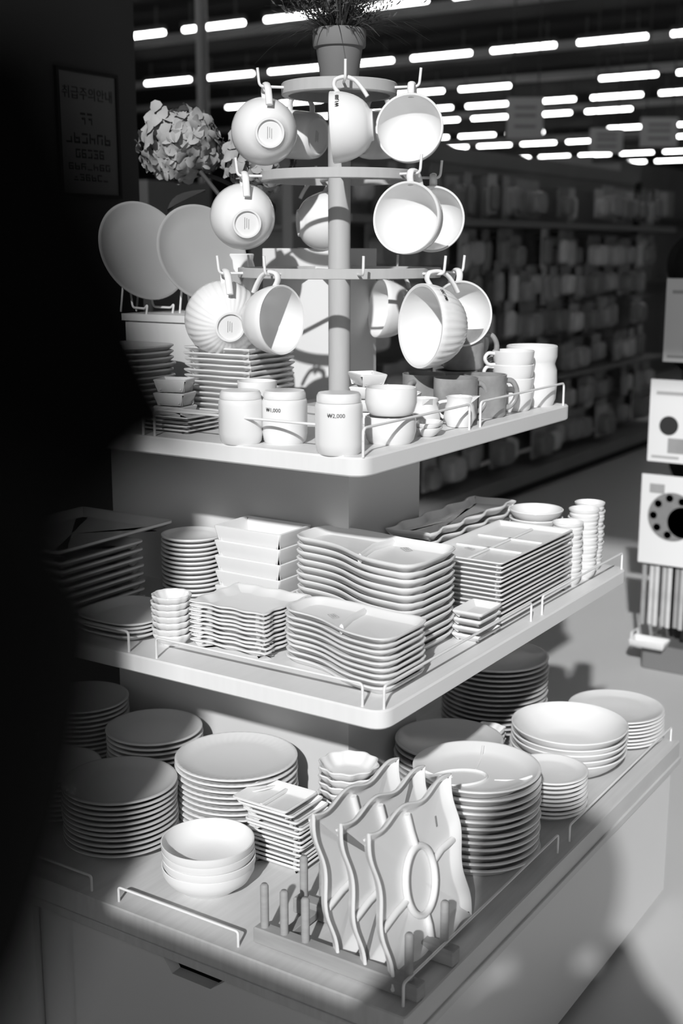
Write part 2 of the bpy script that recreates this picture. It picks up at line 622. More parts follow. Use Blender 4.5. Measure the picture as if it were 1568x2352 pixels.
# bowls with a step in the rim, front centre
bl = lathe([(0, .004), (.040, .004), (.042, 0), (.046, 0), (.050, .004), (.066, .016), (.0735, .030), (.0738, .040), (.0725, .0405), (.0715, .040), (.0700, .030), (.060, .016), (.044, .0085), (0, .0085)], 64)
bs = stack('round_bowl', bl, 'ceramic_matt', 'bowl', 4, -.434, -.127, Z3, .0135, 'shallow round bowl on top of the short front stack beside the plate rack', 'shallow round bowl in the short front stack', 'shallow bowls at the front', jit=.002)
stm = part('base_stamp', box(-.009, .009, -.002, .002, 0, .0004), 'stamp', bs[-1], loc=(.035, .035, .0090), rot=(0, 0, -1.0))

# square two-compartment plates
sqp = dish(rect(.047, .056, .008), [(.016, 0), (.014, .001), (.006, .008), (0, .0125), (0, .0145), (.002, .0155), (.006, .013), (.014, .0045), (.02, .004)])
sq = stack('square_plate', sqp, 'ceramic', 'plate', 13, -.288, -.181, Z3, .0077, 'rectangular two-part white plate on top of the stack behind the plate rack', 'rectangular two-part white plate in the stack behind the plate rack', 'rectangular plates behind the rack', jit=.002)
for q, dy in ((-1, .026), (-2, .018), (-3, .008)):
    sq[q].location.y += dy
part('divider', box(-.036, .036, -.003, .003, 0, .007, .0015), 'ceramic', sq[-1], loc=(0, .003, .004))

# column of scalloped white bowls
flb = lathe(bowl_prof(.052, .026, foot=.6), 64, flute=lambda a, r, z: .0022 * (r / .052) ** 2 * math.cos(10 * a))
stack('scalloped_bowl', flb, 'ceramic', 'bowl', 9, -.165, -.218, Z3, .0135, 'scalloped white bowl topping the column behind the upright trays', 'scalloped white bowl in the column behind the upright trays', 'scalloped bowls behind the trays')

# round divided plates, right of the rack
dv = lathe(plate_prof(.106, .024, foot=.72), 72)
d1 = stack('divided_plate', dv, 'ceramic', 'plate', 12, -.108, -.434, Z3, .0122, 'round divided plate with an oval cup, on top of its tall stack', 'round divided plate in the tall half-shaded stack', 'round divided plates', jit=.002)
top = d1[-1]
ov = [(.048 * math.cos(t), .030 * math.sin(t), .014) for t in [i * 2 * PI / 40 for i in range(40)]]
part('cup_ring', tube(ov, .0022, 8, True), 'ceramic', top, loc=(-.028, .018, -.006), rot=(0, 0, -.75))
for a0, a1, r0 in ((.35, .35, .03), (2.2, 2.2, .035), (-1.35, -1.35, .035)):
    part('divider', tube([(r0 * math.cos(a0) - .01, r0 * math.sin(a0), .0055), (.07 * math.cos(a1), .07 * math.sin(a1), .0068), (.094 * math.cos(a1), .094 * math.sin(a1), .019)], .0025, 8), 'ceramic', top)

# small bowls, deep bowls and plates further right
stack('small_plate', lathe(plate_prof(.068, .018), 56), 'ceramic', 'plate', 9, .112, -.470, Z3, .0080, 'small round plate topping the low stack between divided plates and big bowls', 'small round plate in the low stack beside the right rail', 'small plates by the right rail')
stack('big_bowl', lathe(bowl_prof(.112, .052, foot=.42), 72), 'ceramic', 'bowl', 5, .297, -.430, Z3, .0115, 'wide shallow white bowl topping the bowl stack at the right', 'wide shallow white bowl in the bowl stack at the right', 'wide bowls at the right', jit=.003)
stack('dinner_plate', lathe(plate_prof(.098, .017), 64), 'ceramic', 'plate', 8, .506, -.446, Z3, .0075, 'round plate topping the bright stack in the far right corner', 'round plate in the bright stack in the far right corner', 'plates in the far right corner')
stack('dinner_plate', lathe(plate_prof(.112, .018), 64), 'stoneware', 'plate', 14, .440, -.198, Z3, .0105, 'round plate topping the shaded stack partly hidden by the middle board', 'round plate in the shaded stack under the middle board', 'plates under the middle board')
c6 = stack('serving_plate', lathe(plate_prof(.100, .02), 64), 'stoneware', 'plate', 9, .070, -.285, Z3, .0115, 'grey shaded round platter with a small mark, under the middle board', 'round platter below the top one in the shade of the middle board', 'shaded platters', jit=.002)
part('maker_mark', box(-.008, .008, -.003, .003, 0, .0004), 'stamp', c6[-1], loc=(-.03, .01, .0068), rot=(0, 0, .5))
wv = dish(superell(.030, .030, 3, 64, .05, 8), [(.012, 0), (.010, .001), (0, .014), (0, .016), (.004, .014), (.012, .004), (.015, .0035)])
stack('scalloped_dish', wv, 'ceramic', 'dish', 7, .207, -.300, Z3, .012, 'small scalloped white dish peeking up between platter and big bowls', 'small scalloped white dish under the peeking one', 'scalloped dishes beside the big bowls')

# ------------------------------------------------------------------ wooden plate rack with three compartment trays standing in it
rk = thing('plate_rack', 'wooden plate rack with upright pegs holding three wavy trays', 'rack', (-.468, -.422, Z3))
for u in (-.052, .048):
    part('foot_bar', box(u - .011, u + .011, -.142, .134, .002, .027, .002), 'rack_wood', rk)
for w in (-.10, .095):
    part('cross_bar', box(-.041, .037, w - .008, w + .008, .006, .018, .001), 'rack_wood', rk)
for u in (-.052, .048):
    for w in (-.122, .048, .085, .120):
        part('peg', tube([(u, w, .02), (u, w, .092), (u, w, .095)], .0062, 10, radii=[1, 1, .7]), 'rack_wood', rk)


def wavy_tray():
    a, b = .116, .1125
    pts = wavy_rect(a, b, .006, 2, 2, 16)
    t = .010
    lay = [(.012, .004), (.010, .003), (.003, .012), (0, .015), (0, .0175), (.0025, .0185), (.006, .016), (.013, .006), (.018, .0055)]
    return dish(pts, lay)


wt = wavy_tray()
for i, w in enumerate((-.497, -.450, -.402)):
    lab = ('white wavy compartment tray standing in front, its oval cup facing out', 'white wavy compartment tray standing in the middle of the plate rack', 'white wavy compartment tray standing rearmost in the plate rack')[i]
    lean = math.radians(10)
    M = Matrix.Translation((-.418 + .004 * i, w - .018, Z3 + .0035)) @ Matrix.Rotation(-lean, 4, 'X') @ Matrix.Rotation(PI / 2, 4, 'X') @ Matrix.Translation((0, .1155, -.004))
    t = thing('compartment_tray', lab, 'tray', mw=M, group='wavy trays in the rack')
    part('dish', wt, 'ceramic', t)
    # dividers and the oval cup on its face
    ov = [(.040 * math.cos(q) + .002, .050 * math.sin(q) - .006, .0105) for q in [k * 2 * PI / 40 for k in range(40)]]
    part('cup_ring', tube(ov, .005, 10, True), 'ceramic', t)
    for p in (((-.106, -.030), (-.07, -.022), (-.036, -.018)), ((.041, .004), (.07, .012), (.106, .012)), ((.004, .046), (-.002, .07), (-.006, .096)), ((.006, -.057), (.010, -.076), (.010, -.096))):
        part('divider', tube([(x, y, .009) for x, y in p], .005, 10), 'ceramic', t)
    part('maker_mark', box(-.002, .002, -.008, .008, .0072, .0076), 'stamp', t, loc=(.07, .055, 0))

# ------------------------------------------------------------------ middle board: stacks
# large rectangular trays at the left
trp = dish(rect(.10, .115, .01), [(.02, 0), (.018, .001), (.004, .010), (0, .0125), (0, .0155), (.003, .0165), (.008, .014), (.02, .005), (.03, .0045)])
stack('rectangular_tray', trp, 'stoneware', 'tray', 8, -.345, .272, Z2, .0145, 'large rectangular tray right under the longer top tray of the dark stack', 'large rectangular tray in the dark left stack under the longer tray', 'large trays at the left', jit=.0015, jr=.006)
o = obj('rectangular_tray', dish(rect(.145, .115, .012), [(.03, 0), (.028, .001), (.004, .010), (0, .0125), (0, .0165), (.003, .0175), (.008, .015), (.02, .005), (.03, .0045)]), 'stoneware', None, (-.295, .286, Z2 + 8 * .0145 + .001))
tag(o, 'longer rectangular tray lying on top of the dark left stack', 'tray', 'large trays at the left')
# round saucers
stack('saucer', lathe(plate_prof(.057, .013), 48), 'ceramic', 'saucer', 14, -.166, .114, Z2, .0082, 'round saucer topping the stack between long trays and square bowls', 'round saucer in the stack between long trays and square bowls', 'saucers on the middle board')
# square bowls
sbm = dish(rect(.048, .071, .006), [(.016, 0), (.014, .001), (.009, .012), (0, .040), (0, .042), (.0025, .043), (.005, .040), (.014, .008), (.018, .006)])
stack('square_bowl', sbm, 'ceramic_matt', 'bowl', 5, -.152, -.032, Z2, .0268, 'deep square white bowl topping its stack under the column', 'deep square white bowl in the stack under the column', 'deep square bowls', jit=.001)


# wavy two-part plates
def wave_outline(L, half, shift, n=40, r=.03):
    """A long plate along y whose two long sides follow the same S-curve; u grows away from the viewer."""
    def s(t):
        k = (t - .5) * 7
        return shift * (1 / (1 + math.exp(-k * 1.5)) - .5) * 2
    front, back = [], []
    for i in range(n + 1):
        t = i / n
        y = L / 2 - L * t
        # rounded ends
        e = min(t, 1 - t) * L
        c = 1.0 if e > r else math.sqrt(max(0, 1 - ((r - e) / r) ** 2))
        w = half * (.45 + .55 * c) * (1 + .12 * t)
        front.append((-s(t) - w, y))
        back.append((-s(t) * .35 + w, y))
    return front[::1] + back[::-1]


def wave_plate(L, half, shift, h):
    p = wave_outline(L, half, shift)
    # make it counter-clockwise
    A = sum(p[i][0] * p[(i + 1) % len(p)][1] - p[(i + 1) % len(p)][0] * p[i][1] for i in range(len(p)))
    if A < 0:
        p = p[::-1]
    return dish(p, [(.016, 0), (.014, .001), (.004, h * .6), (0, h * .82), (0, h * .95), (.0025, h), (.006, h * .88), (.014, .005), (.018, .0045)])


w1 = stack('wavy_plate', wave_plate(.280, .062, .032, .018), 'ceramic', 'plate', 12, -.170, -.262, Z2, .0122, 'wavy two-part white plate with a sticker, on top of the tallest middle stack', 'wavy two-part white plate in the tallest middle stack', 'large wavy plates', jit=.0015)
part('divider', tube([(-.062, -.02, .006), (0, -.005, .007), (.052, -.012, .006)], .006, 8, flat=(.004, .009)), 'ceramic', w1[-1])
sticker(w1[-1], .035, -.048, .0053, .9, 1.15)
w2 = stack('wavy_plate', wave_plate(.224, .052, .022, .015), 'ceramic', 'plate', 9, -.345, -.338, Z2, .0090, 'wavy two-part white plate with a sticker, topping the lower front stack', 'wavy two-part white plate in the lower front stack', 'small wavy plates', jit=.0015)
part('divider', tube([(-.045, -.012, .006), (0, 0, .007), (.042, .004, .006)], .005, 8, flat=(.0035, .008)), 'ceramic', w2[-1])
sticker(w2[-1], .004, .035, .0053, 1.0, 1.0)
# square wavy-edged plates
swp = dish(wavy_rect(.064, .073, .0022, 3, 3, 10), [(.02, 0), (.018, .001), (.004, .009), (0, .011), (0, .0128), (.0025, .0138), (.006, .012), (.018, .004), (.024, .0036)])
stack('wavy_square_plate', swp, 'ceramic', 'plate', 10, -.322, -.134, Z2, .0070, 'square plate with wavy edge topping the stack left of the wavy plates', 'square plate with wavy edge in the stack left of the wavy plates', 'square wavy plates', jit=.0015)
# small fluted bowls and a few rounded square plates at the left front
stack('fluted_bowl', lathe(bowl_prof(.032, .02, foot=.6), 60, flute=lambda a, r, z: .0010 * (r / .034) ** 2 * math.cos(12 * a)), 'ceramic', 'bowl', 7, -.392, -.028, Z2, .0105, 'small fluted white bowl topping the column left of the square wavy plates', 'small fluted white bowl in the column left of the square wavy plates', 'small fluted bowls')
rsp = dish(superell(.074, .076, 3.2, 56), [(.022, 0), (.02, .001), (.004, .009), (0, .011), (0, .0132), (.0025, .014), (.006, .012), (.02, .004), (.026, .0036)])
stack('rounded_plate', rsp, 'ceramic', 'plate', 4, -.370, .078, Z2, .0068, 'half shaded rounded square plate on top of the low stack by the left rail', 'rounded square plate in the low stack by the left rail', 'rounded square plates', jit=.003)
# compartment trays on the right
ctp = dish(rect(.150, .076, .006), [(.014, 0), (.012, .001), (.003, .008), (0, .0095), (0, .0115), (.002, .0122), (.005, .0105), (.010, .004), (.014, .0036)])
ct = stack('compartment_plate', ctp, 'ceramic', 'plate', 14, .112, -.360, Z2, .0078, 'rectangular plate with four compartments on top of the tall right stack', 'rectangular compartment plate in the tall right stack', 'rectangular compartment plates', jit=.0015, jr=.005)
part('divider', box(-.134, .134, -.004, .004, .003, .0075, .002), 'ceramic', ct[-1])
for x in (-.045, .04):
    part('divider', box(x - .004, x + .004, -.064, .064, .003, .0075, .002), 'ceramic', ct[-1])
sticker(ct[-1], -.06, .03, .0042, 1.2, .9)
# little wavy plates in front of it
stack('wavy_square_plate', dish(rect(.039, .028, .007), [(.012, 0), (.010, .001), (.003, .007), (0, .010), (0, .012), (.002, .013), (.005, .011), (.012, .004), (.014, .0036)]), 'ceramic', 'plate', 4, -.093, -.418, Z2, .0125, 'little white plate topping the low stack beside the front rail', 'little white plate in the low stack beside the front rail', 'little plates by the rail', jit=.002)
# scalloped long plates behind
lsp = dish(wavy_rect(.175, .045, .005, 4, 1, 12), [(.014, 0), (.012, .001), (.003, .010), (0, .013), (0, .016), (.003, .017), (.006, .015), (.012, .005), (.016, .0046)])
stack('scalloped_platter', lsp, 'ceramic', 'platter', 9, .155, -.232, Z2, .0145, 'long scalloped platter on top of the pile behind the compartment plates', 'long scalloped platter in the pile behind the compartment plates', 'long scalloped platters', jit=.004, jr=.02, lean=(.004, 0))
# round bowl stack and fluted cups at the far right
stack('round_bowl', lathe(bowl_prof(.052, .03, foot=.5), 56), 'ceramic', 'bowl', 7, .330, -.330, Z2, .0165, 'round white bowl topping the stack between compartment plates and cup columns', 'round white bowl in the stack between compartment plates and cup columns', 'round bowls on the middle board')
for k, (x, y, n) in enumerate(((.290, -.412, 7), (.352, -.418, 8), (.415, -.405, 8))):
    cu = lathe([(0, .003), (.017, .003), (.019, 0), (.021, .0), (.025, .006), (.0278, .016), (.0262, .019), (.0292, .023), (.0295, .026), (.0278, .0265), (.0268, .022), (.0225, .008), (0, .007)], 40)
    stack('ramekin', cu, 'ceramic', 'ramekin', n, x, y, Z2, .0155, ('white ramekin on top of the nearest of three ramekin columns at right', 'white ramekin on top of the middle ramekin column', 'white ramekin on top of the farthest ramekin column by the rail')[k], ('white ramekin in the nearest of three ramekin columns at right', 'white ramekin in the middle ramekin column', 'white ramekin in the farthest ramekin column by the rail')[k], ('ramekins in the nearest column', 'ramekins in the middle column', 'ramekins in the farthest column')[k])


# ------------------------------------------------------------------ top board
def jar(x, y, r, h, label, price=None, ang=None, top=True, group='priced jars'):
    t = thing('lidded_jar' if top else 'straight_cup', label, 'jar' if top else 'cup', (x, y, Z1), 0, group)
    part('body', lathe([(0, .0), (r * .86, 0), (r * .94, .004), (r, .016), (r, h * .74), (r * .99, h * .80), (r * .95, h * .84), (r * .935, h * .845), (0, h * .845)], 56), 'ceramic', t)
    if top:
        part('lid', lathe([(0, h * .85), (r * .93, h * .85), (r * .94, h * .87), (r * .93, h * .95), (r * .86, h), (r * .5, h * 1.005), (0, h * 1.005)], 56), 'ceramic', t)
    if price:
        m = text_mesh(price, .0082, 'price')
        a0 = ang
        for v in m.vertices:
            a = a0 + v.co.x / r
            rr = r + .0003 + v.co.z
            zz = v.co.y + h * .66
            v.co = Vector((rr * math.cos(a), rr * math.sin(a), zz))
        m.update()
        part('price_print', m, 'ink', t)
    return t


# direction from the jars to the viewer
def face(x, y):
    return math.atan2(CAM.y - y, CAM.x - x)


jar(-.349, -.141, .0335, .080, 'plain white cup-shaped jar behind the left rail, without a printed price', None, 0)
jar(-.311, -.196, .0345, .080, 'white lidded jar printed 1,000 in the middle of three jars', '\u20a91,000', face(-.311, -.196) - .55)
jar(-.350, -.320, .0345, .088, 'white lidded jar printed 2,000 at the front corner of the top board', '\u20a92,000', face(-.350, -.320) - .12)
# inverted white cup behind the first jar
tag(obj('tapered_cup', lathe([(0, .0), (.020, 0), (.024, .004), (.031, .085), (.0312, .088), (.029, .088), (.022, .006), (0, .005)], 48), 'ceramic', None, (-.285, -.125, Z1)), 'tapered white cup standing just behind the plain jar', 'cup')
# two squat cups stacked at the corner right
sc = lathe([(0, .004), (.028, .004), (.029, 0), (.032, 0), (.036, .005), (.0395, .018), (.0392, .036), (.0375, .041), (.0355, .041), (.036, .034), (.034, .012), (0, .008)], 52)
stack('squat_cup', sc, 'ceramic', 'cup', 2, -.222, -.330, Z1, .0435, 'squat white cup stacked on another beside the front corner', 'squat white cup beside the front corner of the top board', 'squat cups')
# cups, canister at right end
cp = lathe([(0, .004), (.026, .004), (.027, 0), (.030, 0), (.033, .004), (.037, .022), (.0385, .034), (.037, .0355), (.0355, .034), (.032, .012), (0, .008)], 48)
hd = tube(bend([(.036, 0, .030), (.050, 0, .032), (.057, 0, .022), (.050, 0, .010), (.036, 0, .010)], .012, 4), .0035, 8)
for i in range(4):
    t = thing('teacup', 'white teacup with handle, %s the stack of four beside the canister' % ('on top of' if i == 3 else 'part of'), 'cup', (.232, -.318, Z1 + .0002 + i * .0245), 2.25 + .06 * i, 'stacked teacups')
    part('body', cp, 'ceramic', t)
    part('handle', hd, 'ceramic', t)
tag(obj('canister', lathe([(0, .003), (.036, .003), (.038, 0), (.042, 0), (.047, .012), (.049, .04), (.048, .066), (.044, .078), (.0455, .084), (.048, .092), (.048, .110), (.046, .112), (.044, .110), (.0435, .08), (.0445, .045), (.0415, .012), (0, .008)], 64), 'ceramic', None, (.325, -.312, Z1)), 'tall white canister with a wide collar at the right end of the top board', 'canister')
# patterned mugs in the shade
mb = lathe([(0, .004), (.030, .004), (.031, 0), (.034, 0), (.037, .004), (.038, .07), (.0382, .074), (.036, .074), (.0355, .01), (0, .008)], 48)
mh = tube(bend([(.036, 0, .062), (.052, 0, .062), (.062, 0, .046), (.060, 0, .028), (.048, 0, .014), (.036, 0, .014)], .012, 4), .005, 8)
for i, (x, y, z, a) in enumerate(((.170, -.235, 0, .1), (.190, -.238, .0745, 0), (.080, -.218, 0, -2.2), (.262, -.178, 0, .4), (.262, -.180, .0745, -.1), (.050, -.297, 0, .3), (.128, -.314, 0, .2))):
    t = thing('patterned_mug', ('grey patterned mug standing behind the right rail', 'grey patterned mug stacked upon another behind the right rail', 'grey patterned mug nearest the squat cups', 'patterned mug at the back of the right side, lower one', 'patterned mug at the back of the right side, upper one', 'grey patterned mug just inside the right rail, left of its twin', 'grey patterned mug just inside the right rail, right of its twin')[i], 'mug', (x, y, Z1 + z), a - .9)
    part('body', mb, 'pattern_mug' if i < 3 or i > 4 else 'ceramic', t)
    part('handle', mh, 'pattern_mug' if i < 3 or i > 4 else 'ceramic', t)
# little jugs, dishes and spoon rests among them
jg = lathe([(0, .003), (.016, .003), (.017, 0), (.02, .001), (.027, .016), (.024, .034), (.021, .042), (.0235, .050), (.022, .0505), (.019, .042), (.021, .03), (.018, .008), (0, .006)], 40)
jh = tube(bend([(.021, 0, .042), (.036, 0, .04), (.038, 0, .024), (.026, 0, .014)], .012, 4), .003, 8)
js = newmesh('spout', [(-.019, -.009, .040), (-.019, .009, .040), (-.034, 0, .052), (-.020, -.010, .051), (-.020, .010, .051)], [(0, 2, 1), (0, 3, 2), (1, 2, 4), (3, 4, 2), (0, 1, 4, 3)], False)
for i, (x, y, a) in enumerate(((-.065, -.300, .8), (-.012, -.338, 2.0), (-.005, -.235, 1.2))):
    t = thing('milk_jug', ('little white milk jug right of the squat cups', 'little white milk jug just inside the right rail', 'little white milk jug further in, behind the squat cups')[i], 'jug', (x, y, Z1), a)
    part('body', jg, 'ceramic', t)
    part('handle', jh, 'ceramic', t)
    part('spout', js, 'ceramic', t)
sd = dish(superell(.032, .022, 2.4, 40), [(.012, 0), (.01, .001), (0, .012), (0, .014), (.002, .0145), (.004, .012), (.01, .004), (.014, .0035)])
stack('sauce_dish', sd, 'ceramic', 'dish', 2, -.128, -.345, Z1, .0075, 'small oval sauce dish on top of another, right of the corner cups', 'small oval sauce dish at the bottom, right of the corner cups', 'sauce dishes', rz=.4)
o = tag(obj('sauce_dish', sd.copy(), 'ceramic', None, (-.135, -.268, Z1), (0, 0, .2)), 'small oval sauce dish lying alone behind the stacked sauce dishes', 'dish')
# white square dishes piled crooked behind the mugs near the pole
kd = dish(rect(.036, .024, .005), [(.01, 0), (.008, .001), (0, .018), (0, .020), (.002, .021), (.004, .018), (.01, .005), (.012, .0045)])
for i, (x, y, z, rz, rx) in enumerate(((-.055, -.188, 0, .3, 0), (-.055, -.188, .0212, .5, 0), (-.052, -.186, .0424, .2, 0), (-.056, -.185, .0636, .9, 0))):
    tag(obj('square_dish', kd, 'ceramic', None, (x, y, Z1 + z + .0002), (rx, 0, rz)), 'small square dish, %s of the crooked pile right of the pole' % ('bottom one', 'second from the bottom', 'second from the top', 'top one')[i], 'dish', 'crooked square dishes')

# flat square plates by the left rail and the tall square stack behind
fpm = dish(rect(.045, .052, .003), [(.014, 0), (.012, .001), (.002, .004), (0, .005), (0, .0064), (.0015, .007), (.004, .006), (.012, .003), (.016, .0028)])
stack('flat_square_plate', fpm, 'ceramic', 'plate', 4, -.290, .030, Z1, .0068, 'flat square plate on top of four by the left rail', 'flat square plate with dark edge in the four by the left rail', 'flat square plates', jit=.0008)
tsm = dish(wavy_rect(.066, .073, .0015, 2, 2, 8), [(.02, 0), (.018, .001), (.004, .008), (0, .011), (0, .0128), (.002, .0136), (.006, .012), (.018, .004), (.022, .0036)])
stack('square_plate', tsm, 'ceramic', 'plate', 12, -.075, .072, Z1, .0098, 'square plate topping the tall stack left of the mug tree pole', 'square plate in the tall stack left of the mug tree pole', 'tall square plate stack')
abm = dish(rect(.026, .03, .004), [(.01, 0), (.008, .001), (0, .02), (0, .022), (.002, .023), (.004, .02), (.01, .005), (.012, .0045)])
for i in range(3):
    tag(obj('square_bowl', abm, 'ceramic', None, (-.195, .122, Z1 + .0003 + i * .0234), (0.0, 0, .1 + .12 * i)), 'small square bowl, %s of three piled left of the tall square plates' % ('lowest', 'middle one', 'topmost')[i], 'bowl', 'small square bowls on the top board')
stack('rounded_plate', dish(superell(.07, .075, 3.5, 48), [(.02, 0), (.018, .001), (.004, .012), (0, .015), (0, .0172), (.002, .018), (.006, .015), (.018, .004), (.022, .0036)]), 'stoneware', 'plate', 11, -.185, .240, Z1, .0105, 'plate topping the dark stack at the left end of the top board', 'plate in the dark stack at the left end of the top board', 'dark plates at the left of the top board', jit=.002)

# riser with two plates on easels at the back left
rz = thing('display_riser', 'pale riser box at the back left holding two plates on easels', 'riser', (0, 0, Z1))
part('top_panel', box(-.055, .125, .165, .372, .155, .168), 'board', rz)
part('front_panel', box(-.05, -.038, .17, .367, 0, .155), 'board', rz)
part('side_panel', box(-.038, .12, .17, .182, 0, .155), 'board', rz)
part('side_panel', box(-.038, .12, .355, .367, 0, .155), 'board', rz)
for i, (x, y, r) in enumerate(((-.005, .352, .098), (.012, .222, .094))):
    zr = Z1 + .168
    nyaw = math.radians(75) if i == 0 else math.radians(68)
    ez = thing('plate_easel', 'wire easel holding the %s display plate' % ('leftmost dim' if i == 0 else 'second, brighter'), 'easel', (x, y, zr), nyaw + PI)
    for s in (-.03, .03):
        part('side_wire', tube(bend([(.045, s, .0), (.050, s, .018), (.040, s, .010), (-.012, s * .8, .010), (-.040, s * .6, .11), (-.042, s * .6, .115)], .008), .0022, 8), 'wire', ez)
        part('back_leg', tube([(-.040, s * .6, .11), (-.065, s * .6, .0)], .0022, 8), 'wire', ez)
    part('cross_wire', tube([(-.04, -.018, .11), (-.04, .018, .11)], .0022, 8), 'wire', ez)
    # local +Z of the plate looks at the viewer side
    n = Vector((-math.cos(nyaw), -math.sin(nyaw), .34)).normalized()
    q = n.to_track_quat('Z', 'Y').to_matrix().to_4x4()
    c = Vector((x, y, zr + .020)) + Vector((-math.cos(nyaw), -math.sin(nyaw), 0)) * .014
    upl = (Vector((0, 0, 1)) - n * n.z).normalized()
    M = Matrix.Translation(c + upl * r) @ q
    tag(obj('display_plate', lathe(plate_prof(r, .018), 64), 'dimmed_glaze', None, mw=M), ('large dim plate standing on an easel at the far left', 'large plate standing on an easel, left of the flower vase')[i], 'plate', 'display plates on easels')

# white carton behind the pole
ct_ = thing('white_carton', 'large plain white carton standing behind the mug tree pole', 'box', (.155, 0, Z1))
part('carton_body', box(.0, .135, .010, .190, 0, .290, .001), 'white_card', ct_)
part('carton_flap', box(-.001, .136, .095, .105, .2905, .2912), 'sticker', ct_)

# ------------------------------------------------------------------ hydrangea vase
vs = thing('flower_vase', 'small pale vase behind the mugs with two hydrangea stems', 'vase', (.10, .205, Z1 + .168))
vb = part('vase_body', lathe([(0, .003), (.026, .003), (.028, 0), (.031, .002), (.033, .03), (.031, .085), (.027, .10), (.029, .11), (.027, .112), (.025, .10), (.029, .08), (.030, .03), (.027, .008), (0, .007)], 40), 'ceramic', vs)
pet = []
pf = []
for k in range(4):
    a = k * PI / 2
    c_, s_ = math.cos(a), math.sin(a)
    b0 = len(pet)
    zo = .0012 * (k % 2)
    pet.append((.0085 * c_, .0085 * s_, .0022 + zo))
    for q in range(9):
        t = 2 * PI * q / 9
        x, y = .0088 + .0078 * math.cos(t), .0082 * math.sin(t)
        z = .0030 * math.cos(t) * math.cos(t) + .0016 * math.sin(2 * t) + zo
        pet.append((x * c_ - y * s_, x * s_ + y * c_, z))
    for q in range(9):
        pf.append((b0, b0 + 1 + q, b0 + 1 + (q + 1) % 9))
flo = newmesh('floret', pet, pf, True, 80)


def hydrangea(c, r, n, label, base):
    c = Vector(c)
    t = thing('hydrangea', label, 'flower', base, group='hydrangeas')
    bv = Vector(base)
    ctrl = [Vector(base), bv.lerp(c, .35) + Vector((0, -.01, .04)), bv.lerp(c, .7) + Vector((0, 0, .02)), c - Vector((0, 0, r * .5))]
    part('stem', tube([p - bv for p in ctrl], .0045, 8), 'stem', t)
    part('core', lathe([(0, -r * .72), (r * .58, -r * .45), (r * .78, 0), (r * .6, r * .48), (0, r * .7)], 16), 'petal', t, loc=c - bv)
    ga = PI * (3 - math.sqrt(5))
    for i in range(n):
        zz = 1 - 2 * (i + .5) / n
        rr = math.sqrt(1 - zz * zz)
        d = Vector((rr * math.cos(ga * i), rr * math.sin(ga * i), zz * .88))
        d += Vector((random.uniform(-.12, .12), random.uniform(-.12, .12), random.uniform(-.12, .12)))
        k = r * random.uniform(.84, 1.04)
        q = (d + Vector((random.uniform(-.4, .4), random.uniform(-.4, .4), random.uniform(-.4, .4)))).to_track_quat('Z', 'Y')
        M = Matrix.Translation(c - bv + d * k) @ q.to_matrix().to_4x4() @ Matrix.Rotation(random.uniform(0, 6), 4, 'Z') @ Matrix.Scale(random.uniform(1.25, 1.75), 4)
        o = part('floret', flo, 'petal', t)
        o.matrix_local = M
    # leaves under the head
    lf = []
    for i in range(7):
        s = i / 6
        lf += [(s * .1, -.028 * math.sin(PI * s ** .8), -.03 * s * s), (s * .1, .028 * math.sin(PI * s ** .8), -.03 * s * s), (s * .1, 0, -.03 * s * s - .006)]
    ff = []
    for i in range(6):
        a = 3 * i
        ff += [(a, a + 3, a + 5, a + 2), (a + 2, a + 5, a + 4, a + 1)]
    lm = newmesh('leaf', lf, ff, True, 80)
    for a, k in ((random.uniform(0, 6), .55), (random.uniform(0, 6), .7)):
        o = part('leaf', lm, 'leaf', t, loc=bv.lerp(c, k) - bv + Vector((0, 0, .01)), rot=(0, .1, a))
    return t


hydrangea((.105, .347, 1.548), .070, 120, 'large pale hydrangea head left of the hanging mugs', (.095, .210, 1.335))
hydrangea((.150, .190, 1.520), .062, 90, 'second hydrangea head half hidden behind the upper left mugs', (.105, .200, 1.335))

# ------------------------------------------------------------------ mug tree
PX, PY = .044, -.063
fd, rt = -HF, RGT
tr = thing('mug_tree', 'wooden mug tree with a round top, two hoops and wire hooks', 'mug tree', (PX, PY, Z1))
part('base', lathe([(0, 0), (.070, 0), (.075, .004), (.075, .012), (.071, .016), (0, .016)], 56), 'tree_wood', tr)
part('pole', lathe([(0, .014), (.0198, .014), (.0198, .565), (0, .565)], 32), 'tree_wood', tr)
part('top_disc', lathe([(0, .562), (.088, .562), (.088, .547), (.098, .547), (.1, .549), (.1, .566), (.098, .568), (.04, .5695), (0, .5695)], 64), 'tree_wood', tr)
for R_, z in ((.138, .404), (.180, .240)):
    part('hoop', lathe([(R_ - .011, z), (R_ - .001, z), (R_, z + .001), (R_, z + .016), (R_ - .001, z + .017), (R_ - .011, z + .017), (R_ - .011, z)], 72, name='hoop'), 'tree_wood', tr)
    for a in (15, 105, 195, 285):
        a = math.radians(a)
        d = math.cos(a) * fd + math.sin(a) * rt
        m = tube([d * .015 + Vector((0, 0, z + .009)), d * (R_ - .008) + Vector((0, 0, z + .009))], .004, 8)
        part('spoke', m, 'tree_wood', tr)
HOOK = {}


def hook(key, ang, R_, z, out):
    a = math.radians(ang)
    d = math.cos(a) * fd + math.sin(a) * rt
    p0 = d * (R_ - .006) + Vector((0, 0, z))
    p1 = d * (R_ + out) + Vector((0, 0, z))
    p2 = p1 + Vector((0, 0, .030)) + d * .003
    part('hook', tube(bend([p0, p1, p2], .008), .0024, 8), 'wire', tr)
    HOOK[key] = p1 + Vector((PX, PY, Z1)) - d * .012


